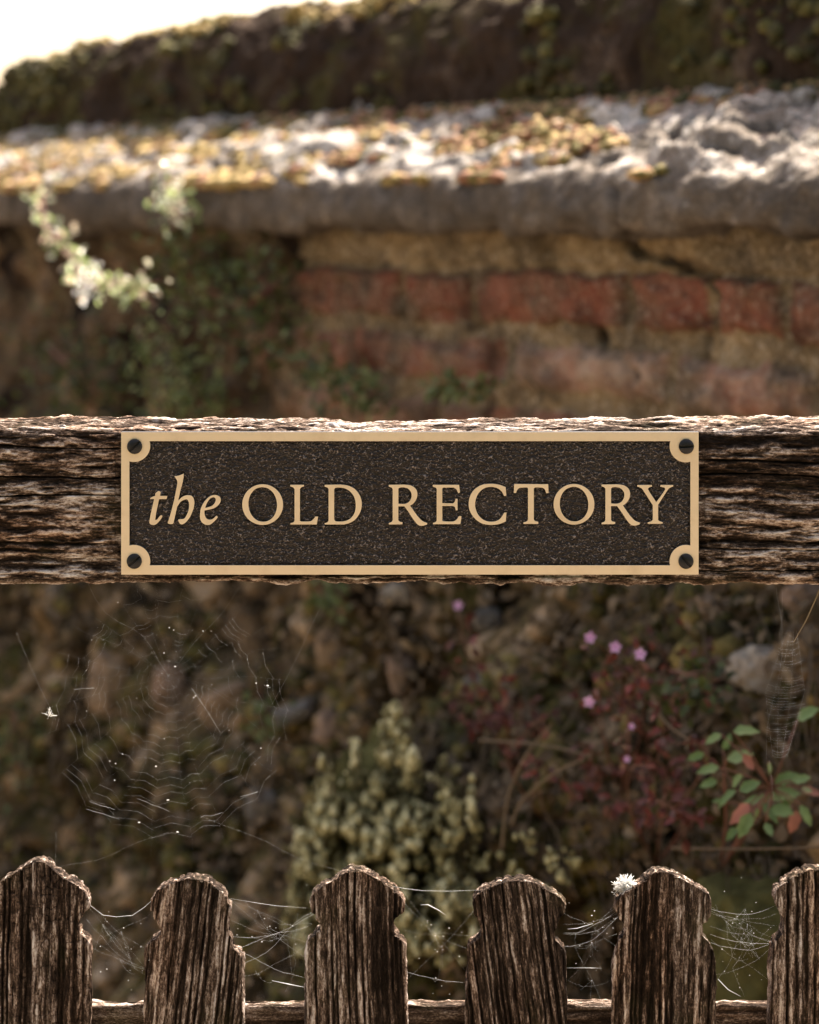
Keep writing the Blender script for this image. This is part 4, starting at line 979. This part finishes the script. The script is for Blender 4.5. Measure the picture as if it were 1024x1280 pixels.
for a_, b_ in [((112, 1002), (150, 1020)), ((172, 998), (212, 1014)), ((328, 855), (338, 859)), ((108, 1011), (150, 1024))]:
    pass
# tuft of white down caught on the left
def down(name, p, n_, L, label, seed, up=(0, 0, 1), r=.00012):
    rng = random.Random(seed); m = MB()
    for i in range(n_):
        d = Vector((rng.gauss(-.25, 1.1), rng.gauss(0, .5), rng.gauss(.25, .7))).normalized()*L*rng.uniform(.2, 1)**1.2
        a = Vector(p)+Vector((rng.gauss(0, .1), rng.gauss(0, .1), rng.gauss(0, .1)))*L
        q = a+d; m.tube([a, a.lerp(q, .5)+Vector((0, 0, .1*L)), q], [r*1.6, r, r*.5], 3, rng.random())
        for k in range(3):
            b = a.lerp(q, rng.uniform(.3, .9)); e = b+Vector((rng.gauss(0, 1), rng.gauss(0, 1), rng.gauss(.3, 1))).normalized()*L*.3; m.tube([b, e], r*.6, 3, .5)
    return tag(m.build(name, FLUFF), label, 'fluff')
down('seed_fluff', gp(62, 894, 1.528), 12, .005, 'tiny white wisp caught at the left edge of the orb web', 5)
down('feather_tuft', gp(783, 1108, 1.506), 300, .0085, 'bright white downy tuft stuck on the left shoulder of the fifth picket', 6, r=.00022)
# narrow web at the right, seen almost edge-on
hub = gp(985, 868, 1.53); an = math.radians(70)
w2 = thing('spider_web', 'narrow dense web seen edge-on at the right below the rail', 'spider web', tuple(hub))
mb = MB()
for k in range(44):
    u = k/43; y = 792+152*u; xa = float(np.interp(u, [0, .2, .5, .8, 1], [984, 966, 957, 957, 966])); xb = float(np.interp(u, [0, .3, .6, 1], [996, 1004, 1006, 984]))
    pts = [gp(xa+(xb-xa)*q+rng.gauss(0, .6), y+[0, 2.6, 3.4, 3.2, 1.8, -1][int(q*5)]+rng.gauss(0, .35), 1.515+.06*q) for q in (0, .2, .4, .6, .8, 1)]
    i0_, i1_ = rng.choice([(0, 6), (0, 6), (1, 6), (0, 5), (2, 6), (0, 4)])
    if rng.random() < .80: mb.tube(pts[i0_:i1_], rng.uniform(.000010, .000022), 3, 0)
for q in (0, .33, .66, 1):
    mb.tube([gp(984+12*q, 788, 1.52), gp(957+49*q, 865, 1.515+.06*q), gp(966+18*q, 946, 1.52)], .000012, 3, 0)
thread(mb, gp(970, 735, 1.53), gp(975, 800, 1.53), .00002, rng); thread(mb, gp(978, 735, 1.53), gp(958, 950, 1.53), .000016, rng); thread(mb, gp(968, 1000, 1.53), gp(962, 950, 1.53), .000015, rng);
mb.build('threads', SILK, w2)
m = MB(); m.tube([gp(1026, 732, 1.525), gp(1020, 748, 1.525), gp(1008, 775, 1.525), gp(992, 803, 1.525)], [.0005, .0004, .0003, .0002], 5, .9)
tag(m.build('grass_strand', DRY), 'pale dry grass strand hanging from the rail beside the narrow web', 'grass strand')
# cobwebs between picket heads
gaps = [((109, 1122), (190, 1125), (118, 1245), (181, 1240), 'between the first and second pickets'), ((288, 1122), (389, 1130), (305, 1245), (383, 1240), 'between the second and third pickets'), ((505, 1110), (592, 1118), (508, 1240), (583, 1240), 'between the third and fourth pickets'), ((707, 1150), (770, 1120), (710, 1245), (768, 1240), 'in the dark gap between the fourth and fifth pickets'), ((889, 1130), (970, 1125), (896, 1245), (964, 1240), 'over the olive boulder between the fifth and sixth pickets')]
for gi, (tl, tr, bl, br, wh) in enumerate(gaps):
    rng = random.Random(60+gi)
    t = thing('cobweb', 'messy torn cobweb strung '+wh, 'cobweb', tuple(gp((tl[0]+tr[0])/2, 1180, 1.51)), 'cobwebs between the picket heads')
    mb = MB(); sp_ = MB()
    def ed(side, u):
        a, b = (tl, bl) if side == 0 else (tr, br); return gp(a[0]+(b[0]-a[0])*u+(-3 if side == 0 else 3), a[1]+(b[1]-a[1])*u, 1.51+rng.gauss(0, .003))
    n1 = [6, 9, 5, 7, 10][gi]
    mids = []
    for k in range(n1):
        a, b = ed(0, rng.random()**1.3), ed(1, rng.random()**1.3)
        thread(mb, a, b, rng.choice([.000012, .000018, .00004]), rng, rng.uniform(0, .006)); u = rng.uniform(.2, .8); q = a.lerp(b, u); q.z -= .002; mids.append(q)
    c_ = gp((tl[0]+tr[0])/2, 1165, 1.51)
    for k in range([16, 16, 8, 22, 34][gi]):
        a, b = rng.choice(mids), rng.choice(mids)
        if rng.random() < .5: b = a+Vector((rng.gauss(0, .008), rng.gauss(0, .003), rng.gauss(-.004, .009)))
        thread(mb, a, b, .000014, rng, rng.uniform(0, .003), 6)
    for k in range(22):
        a = rng.choice(mids); sp_.blob(jit(rng, a, .011), rng.choice([.00015, .0002, .0003]), np.random.default_rng(k), (1.4, 1, .8), 0, .6)
    mb.build('threads', SILK, t); sp_.build('specks', FLUFF, t)['kind'] = 'stuff'
# thick strands
def strand(pts, r, lab, D=1.505, m_=None):
    m = MB(); m.tube([gp(x+random.Random(x*7+y).uniform(-1, 1), y+random.Random(x+y*3).uniform(-1, 1), D) for x, y in pts], [r*q for q in ([.3]+[.65]*(len(pts)-2)+[.2])], 4, .5); tag(m.build('silk_strand', SILK), lab, 'web strand')
strand([(112, 1131), (128, 1143), (146, 1147), (166, 1145), (180, 1135), (189, 1125)], .00016, 'drooping silk strand tying the first two picket heads together')
strand([(486, 1106), (505, 1111), (528, 1114), (560, 1114), (600, 1112)], .00013, 'nearly level silk strand between the third and fourth picket heads')
strand([(525, 1132), (535, 1131), (548, 1137), (558, 1143)], .00035, 'short thick pale fibre curled between the third and fourth pickets')
strand([(340, 1226), (360, 1230), (382, 1234)], .0004, 'thick bright silk rope at the left side of the third picket', 1.512)
strand([(709, 1162), (722, 1160), (742, 1155)], .0003, 'clotted silk strand on the right side of the fourth picket neck')
strand([(898, 1224), (910, 1236), (925, 1246)], .0003, 'silk strand running down from the fifth picket to the lower rail', 1.512)
strand([(288, 1123), (320, 1128), (345, 1132), (388, 1136)], .00012, 'silk strand between the second and third picket heads')
strand([(708, 1210), (735, 1209), (752, 1210)], .0002, 'short level strand in the dark gap beside the fifth picket', 1.512)
